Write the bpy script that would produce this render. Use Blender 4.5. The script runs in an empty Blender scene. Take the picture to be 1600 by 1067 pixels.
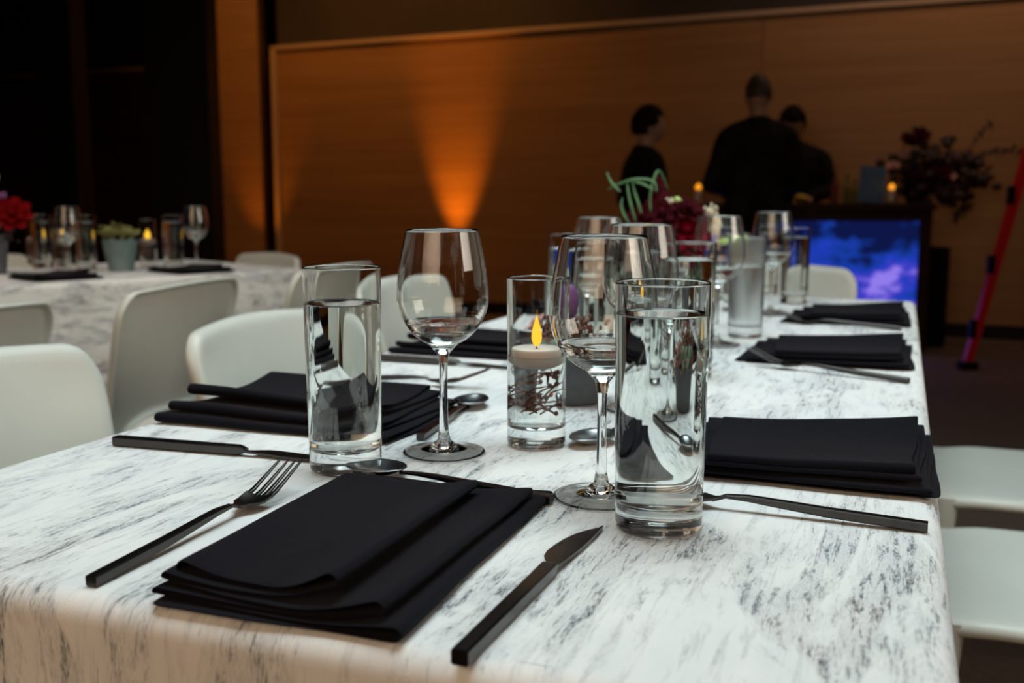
import bpy, bmesh, math, random
from mathutils import Vector, Matrix, noise
import numpy as np
random.seed(7)
PI = math.pi
sc = bpy.context.scene
COL = sc.collection
# ------------------------------------------------------------------ camera
CAMZ = 0.997; TT = 0.760            # lens height, height of the tabletops
F = 1600.0; PCX, PCY = 800.0, 533.5; HOR, VPX = 308.0, 1410.0
PITCH = math.atan((PCY-HOR)/F); YAW = math.atan((VPX-PCX)/math.hypot(F, PCY-HOR))
FWD = Vector((-math.sin(YAW)*math.cos(PITCH), math.cos(YAW)*math.cos(PITCH), -math.sin(PITCH)))
RGT = Vector((math.cos(YAW), math.sin(YAW), 0)); UPV = RGT.cross(FWD)
CP = Vector((0, 0, CAMZ))
def A(px, py, Z):                    # pixel + distance along the lens axis -> world point
    return CP + FWD*Z + RGT*((px-PCX)/F*Z) - UPV*((py-PCY)/F*Z)
def G(px, py, z=TT):                 # pixel -> point on the horizontal plane z
    d = FWD + RGT*((px-PCX)/F) - UPV*((py-PCY)/F)
    return CP + d*((z-CAMZ)/d.z)
def FL(px, Z, z=0.0):                # pixel column + horizontal distance -> point at height z
    h = Vector((-math.sin(YAW), math.cos(YAW), 0))
    depth = Z
    p = CP + h*depth + RGT*((px-PCX)/F*depth); p.z = z
    return p
cam_d = bpy.data.cameras.new('camera'); cam = bpy.data.objects.new('camera', cam_d); COL.objects.link(cam)
cam_d.sensor_width = 36; cam_d.lens = 36*F/1600; cam_d.clip_start = 0.02; cam_d.clip_end = 60
cam.matrix_world = Matrix.Translation(CP) @ Matrix((RGT, UPV, -FWD)).transposed().to_4x4()
cam_d.dof.use_dof = True; cam_d.dof.focus_distance = 0.78; cam_d.dof.aperture_fstop = 6.6
sc.camera = cam
# frame of the panelled back wall (u runs right along it, n out into the room)
def wallpt(px, top=False):           # base line of the panelled wall, in lens coordinates
    x1, z1, x2, z2 = 3.375, 7.2, -2.176, 9.67
    s = (z2-z1)/(x2-x1); k = (px-PCX)/F
    Z = (z1 - s*x1)/(1 - s*k); return FL(px, Z)
WL = wallpt(443); WR = wallpt(1900)
wdir = (WR-WL).normalized(); wn = Vector((wdir.y, -wdir.x, 0))     # wn points into the room
if wn.dot(-FWD) < 0: wn = -wn
WANG = math.atan2(wdir.y, wdir.x); PH = 2.33; RH = 3.7
# ------------------------------------------------------------------ world, lights, exposure
w = bpy.data.worlds.new('world'); sc.world = w; w.use_nodes = True
w.node_tree.nodes['Background'].inputs[0].default_value = (1.0, 0.72, 0.5, 1)
w.node_tree.nodes['Background'].inputs[1].default_value = 0.02
def area(name, loc, target, sx, sy, col, power, spread=180):
    l = bpy.data.lights.new(name, 'AREA'); l.shape = 'RECTANGLE'; l.size = sx; l.size_y = sy
    l.color = col; l.energy = power; l.spread = math.radians(spread)
    o = bpy.data.objects.new(name, l); COL.objects.link(o); o.location = loc
    o.rotation_euler = (Vector(target)-Vector(loc)).to_track_quat('-Z', 'Y').to_euler(); return o
area('ceiling_softbox', (-0.35, 1.25, 3.3), (-0.38, 1.25, 0.76), 1.7, 1.7, (0.80, 0.955, 1.0), 26.5, 105)
area('warm_fill', (-0.9, -2.6, 2.3), (-0.9, 1.2, 0.4), 3.4, 2.2, (1.0, 0.68, 0.44), 17, 85)  # unseen warm fill added behind the camera for the cloth's near drop
area('right_fill', (4.6, 1.6, 2.6), (-1.6, 2.0, 0.6), 2.8, 1.8, (1.0, 0.88, 0.74), 17, 70)  # unseen side fill added to lift the chair backs at the second table
def wl(u, n, z): p = WL + wdir*u + wn*n; return (p.x, p.y, z)
area('wall_fill', wl(6.2, 1.1, 3.5), wl(6.2, 0.0, 1.3), 3.4, 0.4, (1.0, 0.62, 0.42), 15, 150)  # unseen strip added overhead to brighten the right of the panelled wall
area('amber_wall_fill', wl(1.2, 1.0, 3.5), wl(1.0, 0.0, 1.1), 3.2, 0.4, (1.0, 0.40, 0.09), 20, 140)  # unseen orange strip, added so light reaches the wall's left stretch
area('left_table_light', (-2.6, 1.6, 3.3), (-2.4, 2.4, 0.76), 1.2, 1.2, (1.0, 0.84, 0.70), 9, 100)
def spot(name, loc, target, col, power, ang, blend=1.0, r=0.03):
    l = bpy.data.lights.new(name, 'SPOT'); l.color = col; l.energy = power
    l.spot_size = math.radians(ang); l.spot_blend = blend; l.shadow_soft_size = r
    o = bpy.data.objects.new(name, l); COL.objects.link(o); o.location = loc
    o.rotation_euler = (Vector(target)-Vector(loc)).to_track_quat('-Z', 'Y').to_euler(); return o
vs = sc.view_settings
vs.view_transform = 'Standard'; vs.look = 'None'; vs.gamma = 1.0; vs.use_curve_mapping = False; vs.exposure = 0.0
cy = sc.cycles
cy.use_denoising = True; cy.max_bounces = 20; cy.transmission_bounces = 18; cy.glossy_bounces = 6
cy.diffuse_bounces = 4; cy.transparent_max_bounces = 12
cy.caustics_refractive = True; cy.caustics_reflective = False; cy.blur_glossy = 0.6
cy.sample_clamp_indirect = 4.0

# ------------------------------------------------------------------ materials
def mat(name, col=(0.8,0.8,0.8), rough=0.5, metal=0.0, spec=0.5, **kw):
    m = bpy.data.materials.new(name); m.use_nodes = True
    b = m.node_tree.nodes['Principled BSDF']
    b.inputs['Base Color'].default_value = (*col, 1); b.inputs['Roughness'].default_value = rough
    b.inputs['Metallic'].default_value = metal; b.inputs['Specular IOR Level'].default_value = spec
    for k, v in kw.items():
        b.inputs[k.replace('_', ' ')].default_value = v
    return m
def nt(m):
    t = m.node_tree
    def N(typ, **k):
        n = t.nodes.new(typ)
        for a, v in k.items():
            if a.startswith('i_'):
                n.inputs[a[2:].replace('_', ' ')].default_value = v
            else: setattr(n, a, v)
        return n
    def L(a, b): t.links.new(a, b)
    return t, N, L, t.nodes['Principled BSDF']
def ramp(N, stops, interp='LINEAR'):
    r = N('ShaderNodeValToRGB'); cr = r.color_ramp; cr.interpolation = interp
    while len(cr.elements) < len(stops): cr.elements.new(0.5)
    for e, (p, c) in zip(cr.elements, stops):
        e.position = p; e.color = (*c, 1) if len(c) == 3 else c
    return r
def mottled(name, c1, c2, scale=(20,20,20), rough=0.6, bump=0.0, coord='Object', lo=0.35, hi=0.65, detail=5, metal=0.0, spec=0.5, bscale=None):
    m = mat(name, c1, rough, metal, spec); t, N, L, b = nt(m)
    tc = N('ShaderNodeTexCoord'); mp = N('ShaderNodeMapping'); mp.inputs['Scale'].default_value = scale
    L(tc.outputs[coord], mp.inputs[0]); ns = N('ShaderNodeTexNoise', i_Scale=1.0, i_Detail=detail, i_Roughness=0.6)
    L(mp.outputs[0], ns.inputs['Vector'])
    r = ramp(N, [(lo, c1), (hi, c2)]); L(ns.outputs['Fac'], r.inputs[0]); L(r.outputs[0], b.inputs['Base Color'])
    if bump:
        bp = N('ShaderNodeBump'); bp.inputs['Strength'].default_value = bump; bp.inputs['Distance'].default_value = 0.002
        L(ns.outputs['Fac'], bp.inputs['Height']); L(bp.outputs[0], b.inputs['Normal'])
    return m
def emis(name, col, strength):
    m = bpy.data.materials.new(name); m.use_nodes = True; t = m.node_tree; t.nodes.clear()
    e = t.nodes.new('ShaderNodeEmission'); e.inputs[0].default_value = (*col, 1); e.inputs[1].default_value = strength
    o = t.nodes.new('ShaderNodeOutputMaterial'); t.links.new(e.outputs[0], o.inputs[0]); return m

M = {}
M['plastic'] = mottled('white_plastic', (0.66,0.68,0.62), (0.60,0.62,0.56), (3,3,3), 0.42, bump=0.0)
def cutlery_mat():
    m = mat('gunmetal', (0.075,0.068,0.064), 0.24, 1.0); t, N, L, b = nt(m)
    tc = N('ShaderNodeTexCoord'); mp = N('ShaderNodeMapping'); mp.inputs['Scale'].default_value = (900,12,900)
    L(tc.outputs['Object'], mp.inputs[0]); ns = N('ShaderNodeTexNoise', i_Scale=1.0, i_Detail=3.0); L(mp.outputs[0], ns.inputs['Vector'])
    r = ramp(N, [(0.3, (0.27,0.27,0.27)), (0.7, (0.31,0.31,0.31))]); L(ns.outputs['Fac'], r.inputs[0]); L(r.outputs[0], b.inputs['Roughness'])
    return m
M['cutlery'] = cutlery_mat()
M['spoon'] = mat('brushed_dark_steel', (0.30,0.31,0.32), 0.27, 1.0)
def napkin_mat():
    m = mat('black_napkin_cloth', (0.006,0.006,0.009), 0.9, spec=0.08); t, N, L, b = nt(m)
    b.inputs['Sheen Weight'].default_value = 0.03; b.inputs['Sheen Roughness'].default_value = 0.5
    tc = N('ShaderNodeTexCoord'); ns = N('ShaderNodeTexNoise', i_Scale=900.0, i_Detail=2.0); L(tc.outputs['Object'], ns.inputs['Vector'])
    r = ramp(N, [(0.3, (0.0035,0.0035,0.0055)), (0.75, (0.008,0.008,0.013))]); L(ns.outputs['Fac'], r.inputs[0]); L(r.outputs[0], b.inputs['Base Color'])
    bp = N('ShaderNodeBump'); bp.inputs['Strength'].default_value = 0.35; bp.inputs['Distance'].default_value = 0.0006
    L(ns.outputs['Fac'], bp.inputs['Height']); L(bp.outputs[0], b.inputs['Normal']); return m
M['napkin'] = napkin_mat()
def glass_mat(name, ior, col=(1,1,1), rough=0.0):
    m = bpy.data.materials.new(name); m.use_nodes = True; t = m.node_tree; t.nodes.clear()
    g = t.nodes.new('ShaderNodeBsdfGlass'); g.inputs['Color'].default_value = (*col, 1); g.inputs['Roughness'].default_value = rough
    g.inputs['IOR'].default_value = ior
    o = t.nodes.new('ShaderNodeOutputMaterial'); t.links.new(g.outputs[0], o.inputs[0]); return m
M['glass'] = glass_mat('clear_glass', 1.50, (0.985,0.99,0.985))
M['frost'] = glass_mat('chilled_misted_glass', 1.45, (0.97,0.98,0.98), 0.22)
M['water'] = glass_mat('water', 1.33, (0.985,0.995,0.99))

def cloth_mat(name='streaked_tablecloth', k=0.0):
    m = mat(name, (0.8,0.8,0.8), 0.85, spec=0.2); t, N, L, b = nt(m)
    uv = N('ShaderNodeUVMap'); uv.uv_map = 'UVMap'
    def noise_(scale, detail=4.0, rough=0.6, dist=0.0, loc=(0,0,0)):
        mp = N('ShaderNodeMapping'); mp.inputs['Scale'].default_value = scale; mp.inputs['Location'].default_value = loc
        L(uv.outputs[0], mp.inputs[0])
        n = N('ShaderNodeTexNoise', i_Scale=1.0, i_Detail=detail, i_Roughness=rough, i_Distortion=dist); L(mp.outputs[0], n.inputs['Vector']); return n
    def math_(op, a, c, clamp=False):
        n = N('ShaderNodeMath', operation=op, use_clamp=clamp)
        for i, v in enumerate((a, c)):
            if isinstance(v, (int, float)): n.inputs[i].default_value = v
            else: L(v, n.inputs[i])
        return n.outputs[0]
    patch = noise_((13, 4.2, 1), 6.0, 0.74, 1.0, (3.1, 0.7, 0))
    pr = ramp(N, [(0.49-k, (0,0,0)), (0.58-k, (1,1,1))]); L(patch.outputs['Fac'], pr.inputs[0])
    strand = noise_((190, 22, 1), 4.0, 0.7, 0.5)
    sr = ramp(N, [(0.50-k, (0,0,0)), (0.60-k, (1,1,1))]); L(strand.outputs['Fac'], sr.inputs[0])
    fine = noise_((620, 160, 1), 3.0, 0.7, 0.3)
    fr = ramp(N, [(0.34, (0.25,0.25,0.25)), (0.60, (1,1,1))]); L(fine.outputs['Fac'], fr.inputs[0])
    light = noise_((110, 11, 1), 4.0, 0.65, 0.3, (7, 3, 0))
    lr = ramp(N, [(0.53, (0,0,0)), (0.66, (0.32,0.32,0.32))]); L(light.outputs['Fac'], lr.inputs[0])
    body = math_('MULTIPLY', pr.outputs[0], math_('ADD', math_('MULTIPLY', sr.outputs[0], 0.72), 0.26))
    body = math_('MULTIPLY', body, fr.outputs[0])
    fac = math_('MAXIMUM', body, math_('MULTIPLY', lr.outputs[0], fr.outputs[0]), True)
    tint = noise_((9, 6, 1), 3.0, 0.6, 0.0, (1, 9, 0))
    tr = ramp(N, [(0.42, (0.12,0.165,0.20)), (0.54, (0.085,0.10,0.125)), (0.66, (0.09,0.05,0.05))]); L(tint.outputs['Fac'], tr.inputs[0])
    base = noise_((40, 18, 1), 3.0)
    br = ramp(N, [(0.35, (0.76,0.78,0.77)), (0.7, (0.83,0.83,0.80))]); L(base.outputs['Fac'], br.inputs[0])
    mx = N('ShaderNodeMix', data_type='RGBA'); L(fac, mx.inputs[0]); L(br.outputs[0], mx.inputs[6]); L(tr.outputs[0], mx.inputs[7])
    L(mx.outputs[2], b.inputs['Base Color'])
    weave = noise_((1100, 700, 1), 2.0)
    h = math_('ADD', math_('MULTIPLY', weave.outputs['Fac'], 0.6), math_('MULTIPLY', fac, -0.8))
    bp = N('ShaderNodeBump'); bp.inputs['Strength'].default_value = 0.5; bp.inputs['Distance'].default_value = 0.0007
    L(h, bp.inputs['Height']); L(bp.outputs[0], b.inputs['Normal']); return m
M['cloth'] = cloth_mat(); M['cloth_dense'] = cloth_mat('densely_streaked_tablecloth', 0.035)
def wood_mat(name, dark, light, sx=0.35, sz=16.0, rough=0.45):
    m = mat(name, light, rough, spec=0.3); t, N, L, b = nt(m)
    tc = N('ShaderNodeTexCoord')
    def ns(scale, detail, dist=0.0):
        mp = N('ShaderNodeMapping'); mp.inputs['Scale'].default_value = scale; L(tc.outputs['Object'], mp.inputs[0])
        n = N('ShaderNodeTexNoise', i_Scale=1.0, i_Detail=detail, i_Roughness=0.62, i_Distortion=dist); L(mp.outputs[0], n.inputs['Vector']); return n
    a = ns((sx, sx, sz), 5.0, 0.15); c = ns((sx*4, sx*4, sz*9), 3.0)
    mm = N('ShaderNodeMath', operation='MULTIPLY_ADD'); L(c.outputs['Fac'], mm.inputs[0]); mm.inputs[1].default_value = 0.35; 
    m2 = N('ShaderNodeMath', operation='MULTIPLY'); L(a.outputs['Fac'], m2.inputs[0]); m2.inputs[1].default_value = 0.65; L(m2.outputs[0], mm.inputs[2])
    r = ramp(N, [(0.36, dark), (0.64, light)]); L(mm.outputs[0], r.inputs[0]); L(r.outputs[0], b.inputs['Base Color'])
    return m
M['wood'] = wood_mat('oak_veneer', (0.23,0.122,0.046), (0.34,0.188,0.080))
M['redwood'] = wood_mat('dark_red_wood', (0.05,0.018,0.012), (0.09,0.032,0.02))
M['trim'] = mat('pale_wood_trim', (0.42,0.30,0.20), 0.5)
M['soffit'] = mottled('dark_soffit_plaster', (0.026,0.020,0.017), (0.034,0.027,0.022), (2,2,2), 0.8)
M['black'] = mat('black_paint', (0.006,0.005,0.005), 0.5, spec=0.2)
M['floor'] = mottled('dark_brown_carpet', (0.075,0.052,0.038), (0.12,0.085,0.062), (60,60,60), 0.95, bump=0.3)
M['ceiling'] = mat('dark_ceiling', (0.10,0.09,0.08), 0.9)
M['amberclad'] = wood_mat('amber_cladding', (0.22,0.12,0.05), (0.34,0.19,0.08))
M['candlewax'] = mat('white_wax', (0.9,0.85,0.78), 0.5, Subsurface_Weight=0.3, Subsurface_Scale=0.01)
M['flame'] = emis('candle_flame', (1.0,0.34,0.018), 1.35)
M['flame_near'] = emis('candle_flame_bright', (1.0,0.52,0.04), 1.45)
M['lens'] = emis('amber_lamp_lens', (1.0,0.45,0.05), 5.0)
M['greypot'] = mottled('charcoal_stoneware', (0.07,0.078,0.088), (0.11,0.12,0.13), (30,30,30), 0.7, bump=0.2)
M['tealpot'] = mottled('teal_grey_stoneware', (0.10,0.155,0.155), (0.17,0.235,0.23), (14,14,14), 0.6, bump=0.2)
M['rose'] = mottled('burgundy_petal', (0.13,0.002,0.009), (0.24,0.004,0.022), (40,40,40), 0.8, spec=0.05)
M['darkrose'] = mottled('dark_burgundy_petal', (0.035,0.002,0.005), (0.065,0.005,0.010), (40,40,40), 0.8, spec=0.06)
M['red'] = mottled('red_petal', (0.12,0.001,0.002), (0.19,0.002,0.004), (40,40,40), 0.8, spec=0.05)
M['pink'] = mottled('pale_pink_petal', (0.55,0.30,0.30), (0.65,0.42,0.38), (30,30,30), 0.6)
M['purple'] = mottled('purple_petal', (0.16,0.05,0.19), (0.25,0.09,0.27), (50,50,50), 0.6)
M['leaf'] = mottled('green_blade', (0.045,0.13,0.04), (0.09,0.21,0.075), (30,30,30), 0.5)
M['lime'] = mottled('lime_bud', (0.36,0.55,0.14), (0.50,0.68,0.24), (60,60,60), 0.5)
M['moss'] = mottled('olive_foliage', (0.10,0.12,0.03), (0.20,0.20,0.06), (60,60,60), 0.7)
M['greenfol'] = mottled('dusty_green_foliage', (0.11,0.19,0.14), (0.22,0.32,0.24), (50,50,50), 0.6)
M['darkleaf'] = mottled('dark_purple_leaf', (0.025,0.012,0.012), (0.05,0.02,0.02), (30,30,30), 0.6)
M['dried'] = mottled('dried_brown_heather', (0.16,0.06,0.04), (0.30,0.14,0.10), (120,120,120), 0.8)
M['cream'] = mottled('cream_seedhead', (0.50,0.44,0.30), (0.62,0.56,0.42), (80,80,80), 0.7)
M['stem'] = mat('stem_green', (0.06,0.12,0.04), 0.6)
M['redmetal'] = mat('red_painted_metal', (0.55,0.012,0.018), 0.35)
M['barwood'] = wood_mat('espresso_bar_wood', (0.022,0.010,0.006), (0.045,0.02,0.012))
M['skin'] = mottled('skin', (0.36,0.20,0.13), (0.42,0.24,0.16), (20,20,20), 0.5)
M['hair'] = mat('black_hair', (0.006,0.004,0.0035), 0.75, spec=0.1)
M['shorthair'] = mat('cropped_brown_hair', (0.05,0.035,0.025), 0.6)
M['shirt'] = mottled('black_shirt', (0.006,0.006,0.007), (0.012,0.012,0.013), (12,12,12), 0.85, spec=0.1)
M['trouser'] = mat('black_trousers', (0.006,0.006,0.007), 0.9, spec=0.1)
M['shoe'] = mat('black_leather', (0.01,0.01,0.01), 0.3)
M['lemon'] = mat('lemon_yellow', (0.65,0.48,0.04), 0.5)
M['card'] = None
def screen_mat():
    m = bpy.data.materials.new('blue_projected_picture'); m.use_nodes = True; t = m.node_tree; t.nodes.clear()
    tc = t.nodes.new('ShaderNodeTexCoord'); mp = t.nodes.new('ShaderNodeMapping'); t.links.new(tc.outputs['Object'], mp.inputs[0])
    mp.inputs['Scale'].default_value = (2.6, 2.6, 4.6); mp.inputs['Location'].default_value = (0.4, 0, 0.2)
    n = t.nodes.new('ShaderNodeTexNoise'); n.inputs['Scale'].default_value = 1.0; n.inputs['Detail'].default_value = 5; n.inputs['Roughness'].default_value = 0.6
    t.links.new(mp.outputs[0], n.inputs['Vector'])
    sp = t.nodes.new('ShaderNodeSeparateXYZ'); t.links.new(tc.outputs['Object'], sp.inputs[0])
    ma = t.nodes.new('ShaderNodeMath'); ma.operation = 'MULTIPLY_ADD'; t.links.new(sp.outputs['Z'], ma.inputs[0]); ma.inputs[1].default_value = -0.40; ma.inputs[2].default_value = 0.05
    ad = t.nodes.new('ShaderNodeMath'); ad.operation = 'ADD'; t.links.new(ma.outputs[0], ad.inputs[0]); t.links.new(n.outputs['Fac'], ad.inputs[1])
    r = t.nodes.new('ShaderNodeValToRGB'); cr = r.color_ramp
    for _ in range(3): cr.elements.new(0.5)
    for e, (p, c) in zip(cr.elements, [(0.40,(0.004,0.008,0.06)),(0.48,(0.008,0.04,0.32)),(0.56,(0.015,0.045,0.50)),(0.62,(0.06,0.05,0.55)),(0.68,(0.28,0.20,0.83))]):
        e.position = p; e.color = (*c, 1)
    t.links.new(ad.outputs[0], r.inputs[0])
    e = t.nodes.new('ShaderNodeEmission'); e.inputs[1].default_value = 1.0; t.links.new(r.outputs[0], e.inputs[0])
    o = t.nodes.new('ShaderNodeOutputMaterial'); t.links.new(e.outputs[0], o.inputs[0]); return m
M['screen'] = screen_mat()
M['menu'] = mat('slate_blue_board', (0.045,0.12,0.26), 0.6)
M['chalk'] = mat('pale_chalk', (0.20,0.28,0.36), 0.8)
M['bottle_green'] = mat('olive_bottle_glass', (0.10,0.12,0.02), 0.15)
M['bottle_red'] = mat('dark_red_bottle', (0.15,0.01,0.012), 0.2)

# ------------------------------------------------------------------ helpers
def link(name, me, m, parent=None, smooth=True):
    o = bpy.data.objects.new(name, me); COL.objects.link(o)
    if m is not None:
        me.materials.clear(); me.materials.append(m)
    if parent is not None: o.parent = parent
    if smooth and len(me.polygons): me.polygons.foreach_set('use_smooth', [True]*len(me.polygons))
    return o
def obj(name, bm, m, parent=None, smooth=True, sharp=None):
    me = bpy.data.meshes.new(name); bmesh.ops.recalc_face_normals(bm, faces=bm.faces[:]); bm.to_mesh(me); bm.free()
    o = link(name, me, m, parent, smooth)
    if smooth and sharp is not None: me.set_sharp_from_angle(angle=math.radians(sharp))
    return o
def tag(o, label, cat, group=None, kind=None):
    o['label'] = label; o['category'] = cat
    if group: o['group'] = group
    if kind: o['kind'] = kind
    return o
def thing(name, label, cat, loc=(0,0,0), rz=0.0, group=None):
    o = bpy.data.objects.new(name, None); COL.objects.link(o); o.location = loc; o.rotation_euler = (0,0,rz)
    o.empty_display_size = 0.05
    return tag(o, label, cat, group)
def struct(o): o['kind'] = 'structure'; return o
def dup(root, loc=None, rz=None, label=None, group=None, scale=None):
    def cp(o, p):
        c = o.copy(); COL.objects.link(c); c.parent = p
        for ch in kids[o.name]: cp(ch, c)
        return c
    kids = {}
    def walk(o):
        kids[o.name] = list(o.children)
        for ch in o.children: walk(ch)
    walk(root); c = cp(root, None)
    if loc is not None: c.location = loc
    if rz is not None: c.rotation_euler = (0,0,rz)
    if scale is not None: c.scale = scale
    if label: c['label'] = label
    if group: c['group'] = group
    return c
def lathe(profile, seg=48, bm=None):
    dn = [profile[0]]
    for a, b in zip(profile, profile[1:]):               # support rings near the ends of long runs keep edges crisp
        L_ = math.hypot(b[0]-a[0], b[1]-a[1])
        if L_ > 0.003:
            for q in (0.0006/L_, 1-0.0006/L_): dn.append((a[0]+(b[0]-a[0])*q, a[1]+(b[1]-a[1])*q))
        dn.append(b)
    profile = dn
    bm = bm or bmesh.new(); rings = []
    for r, z in profile:
        if r < 1e-6: rings.append([bm.verts.new((0,0,z))])
        else: rings.append([bm.verts.new((r*math.cos(2*PI*k/seg), r*math.sin(2*PI*k/seg), z)) for k in range(seg)])
    for a, b in zip(rings, rings[1:]):
        for k in range(seg):
            k2 = (k+1) % seg
            if len(a) == 1 and len(b) == 1: continue
            if len(a) == 1: bm.faces.new((a[0], b[k2], b[k]))
            elif len(b) == 1: bm.faces.new((a[k], a[k2], b[0]))
            else: bm.faces.new((a[k], a[k2], b[k2], b[k]))
    return bm
def smooth_profile(pts, n=6):        # Catmull-Rom through points
    out = []
    P_ = [pts[0]]+list(pts)+[pts[-1]]
    for i in range(1, len(P_)-2):
        p0, p1, p2, p3 = P_[i-1], P_[i], P_[i+1], P_[i+2]
        for k in range(n):
            t = k/n
            out.append(tuple(0.5*((2*p1[j])+(-p0[j]+p2[j])*t+(2*p0[j]-5*p1[j]+4*p2[j]-p3[j])*t*t+(-p0[j]+3*p1[j]-3*p2[j]+p3[j])*t**3) for j in range(len(p1))))
    out.append(tuple(pts[-1])); return out
def box(bm, c, s, bevel=0.0, rot=None):
    r = bmesh.ops.create_cube(bm, size=1.0); vs_ = r['verts']
    bmesh.ops.scale(bm, vec=s, verts=vs_)
    if bevel:
        es = list({e for v in vs_ for e in v.link_edges})
        rr = bmesh.ops.bevel(bm, geom=es, offset=bevel, segments=2, profile=0.6, affect='EDGES'); vs_ = list({v for f in rr['faces'] for v in f.verts} | {v for v in vs_ if v.is_valid})
    if rot is not None: bmesh.ops.transform(bm, matrix=rot, verts=vs_)
    bmesh.ops.translate(bm, vec=c, verts=vs_); return vs_
def boxobj(name, c, s, m, parent=None, bevel=0.003, rz=0.0):
    bm = bmesh.new(); box(bm, (0,0,0), s, bevel)
    o = obj(name, bm, m, parent, smooth=False); o.location = c; o.rotation_euler = (0,0,rz); return o
def tube(bm, pts, radii, seg=10, cap=True, flat=1.0):
    pts = [Vector(p) for p in pts]; rings = []; up = Vector((0,0,1)); prev = None
    for i, p in enumerate(pts):
        d = (pts[min(i+1, len(pts)-1)] - pts[max(i-1, 0)]).normalized()
        if prev is None:
            u = d.cross(up); u = u.normalized() if u.length > 1e-3 else Vector((1,0,0))
        else: u = (prev - d*prev.dot(d)).normalized()
        prev = u; v = d.cross(u); r = radii[i] if hasattr(radii, '__len__') else radii
        rx, ry = (r if hasattr(r, '__len__') else (r, r*flat))
        rings.append([bm.verts.new(p + u*(rx*math.cos(2*PI*k/seg)) + v*(ry*math.sin(2*PI*k/seg))) for k in range(seg)])
    for a, b in zip(rings, rings[1:]):
        for k in range(seg): bm.faces.new((a[k], a[(k+1)%seg], b[(k+1)%seg], b[k]))
    if cap:
        bm.faces.new(rings[0][::-1]); bm.faces.new(rings[-1])
    return rings
def blob(bm, c, r, seg=12, rings=8, rot=None):
    m = Matrix.Translation(c) @ (rot.to_4x4() if rot is not None else Matrix()) @ Matrix.Diagonal((*r, 1))
    bmesh.ops.create_uvsphere(bm, u_segments=seg, v_segments=rings, radius=1.0, matrix=m)
def sweep(bm, frames):               # frames: list of rings of equal length, joined and capped
    R_ = [[bm.verts.new(p) for p in f] for f in frames]; n = len(R_[0])
    for a, b in zip(R_, R_[1:]):
        for k in range(n): bm.faces.new((a[k], a[(k+1)%n], b[(k+1)%n], b[k]))
    bm.faces.new(R_[0][::-1]); bm.faces.new(R_[-1])
def rrect(w_, h_, y, cx=0.0, cz=0.0, ch=0.0009):   # chamfered rectangular section in the x-z plane
    a, b = w_/2, h_/2; c = min(ch, a*0.6, b*0.6)
    return [(cx-a+c,y,cz-b),(cx+a-c,y,cz-b),(cx+a,y,cz-b+c),(cx+a,y,cz+b-c),(cx+a-c,y,cz+b),(cx-a+c,y,cz+b),(cx-a,y,cz+b-c),(cx-a,y,cz-b+c)]

# ------------------------------------------------------------------ the room
def wbox(name, u0, u1, z0, z1, n0, n1, m, parent=None, bevel=0.003):
    c = WL + wdir*((u0+u1)/2) + wn*((n0+n1)/2); c.z = (z0+z1)/2
    return boxobj(name, c, (abs(u1-u0), abs(n1-n0), z1-z0), m, parent, bevel, WANG)
WLEN = (WR-WL).length
useam = (wallpt(1180)-WL).length
wb = struct(wbox('wall_back', -7.5, WLEN, 0, RH, -1.60, -1.45, M['soffit'], None, 0))
sf = struct(wbox('wall_soffit', -0.02, WLEN, 0.0, RH, -0.40, -0.04, M['soffit'], None, 0))
for (a, b) in ((0.0, 0.0+useam-0.002), (useam+0.002, useam+3.0), (useam+3.008, WLEN)):
    if b > a + 0.1:
        p = wbox('wood_panel', a, b, 0.10, PH, -0.04, 0.0, M['wood']); p.parent = sf; p.matrix_parent_inverse = sf.matrix_basis.inverted() if False else Matrix()
        p.location = sf.matrix_basis.inverted() @ p.location if False else p.location
        # express the panel in the soffit wall's own frame
        mw = Matrix.Translation(p.location) @ Matrix.Rotation(WANG, 4, 'Z')
        ms = Matrix.Translation(sf.location) @ Matrix.Rotation(WANG, 4, 'Z')
        ml = ms.inverted() @ mw; p.location = ml.to_translation(); p.rotation_euler = (0,0,0)
struct(wbox('baseboard_back', 0.0, WLEN, 0.0, 0.10, -0.04, 0.012, M['black']))
struct(wbox('trim_1', -0.05, WLEN, PH, PH+0.035, -0.04, 0.03, M['trim']))
struct(wbox('trim_2', -0.055, 0.0, 0.0, PH+0.035, -0.40, 0.03, M['trim']))
pb = struct(wbox('wall_far_left', -7.5, -0.06, 0.0, 2.45, -1.45, -1.40, M['redwood']))
struct(wbox('trim_3', -7.5, -0.06, 2.45, 2.49, -1.45, -1.37, M['trim']))
# black columns in front of the far left wall
for i, (xa, xb, Z) in enumerate(((88, 143, 8.2), (250, 346, 8.0), (330, 421, 9.9))):
    p0, p1 = FL(xa, Z), FL(xb, Z); c = (p0+p1)/2; c.z = RH/2
    struct(boxobj('column_%d' % (i+1), c, ((p1-p0).length, 0.30, RH), M['black'] if i < 2 else M['amberclad'], None, 0.01, YAW))
bm = bmesh.new(); box(bm, (0,0,-0.05), (18, 22, 0.1)); fl = struct(obj('floor', bm, M['floor'], None, False)); fl.location = (-2.0, 4.0, 0)
bm = bmesh.new(); box(bm, (0,0,0.05), (18, 22, 0.1)); ce = struct(obj('ceiling', bm, M['ceiling'], None, False)); ce.location = (-2.0, 4.0, RH)
for nm, c, s in (('wall_left', (-10.9, 4.0, RH/2), (0.1, 22, RH)), ('wall_right', (6.9, 4.0, RH/2), (0.1, 22, RH)), ('wall_front', (-2.0, -6.9, RH/2), (18, 0.1, RH))):
    struct(boxobj(nm, c, s, M['soffit'], None, 0))
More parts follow.
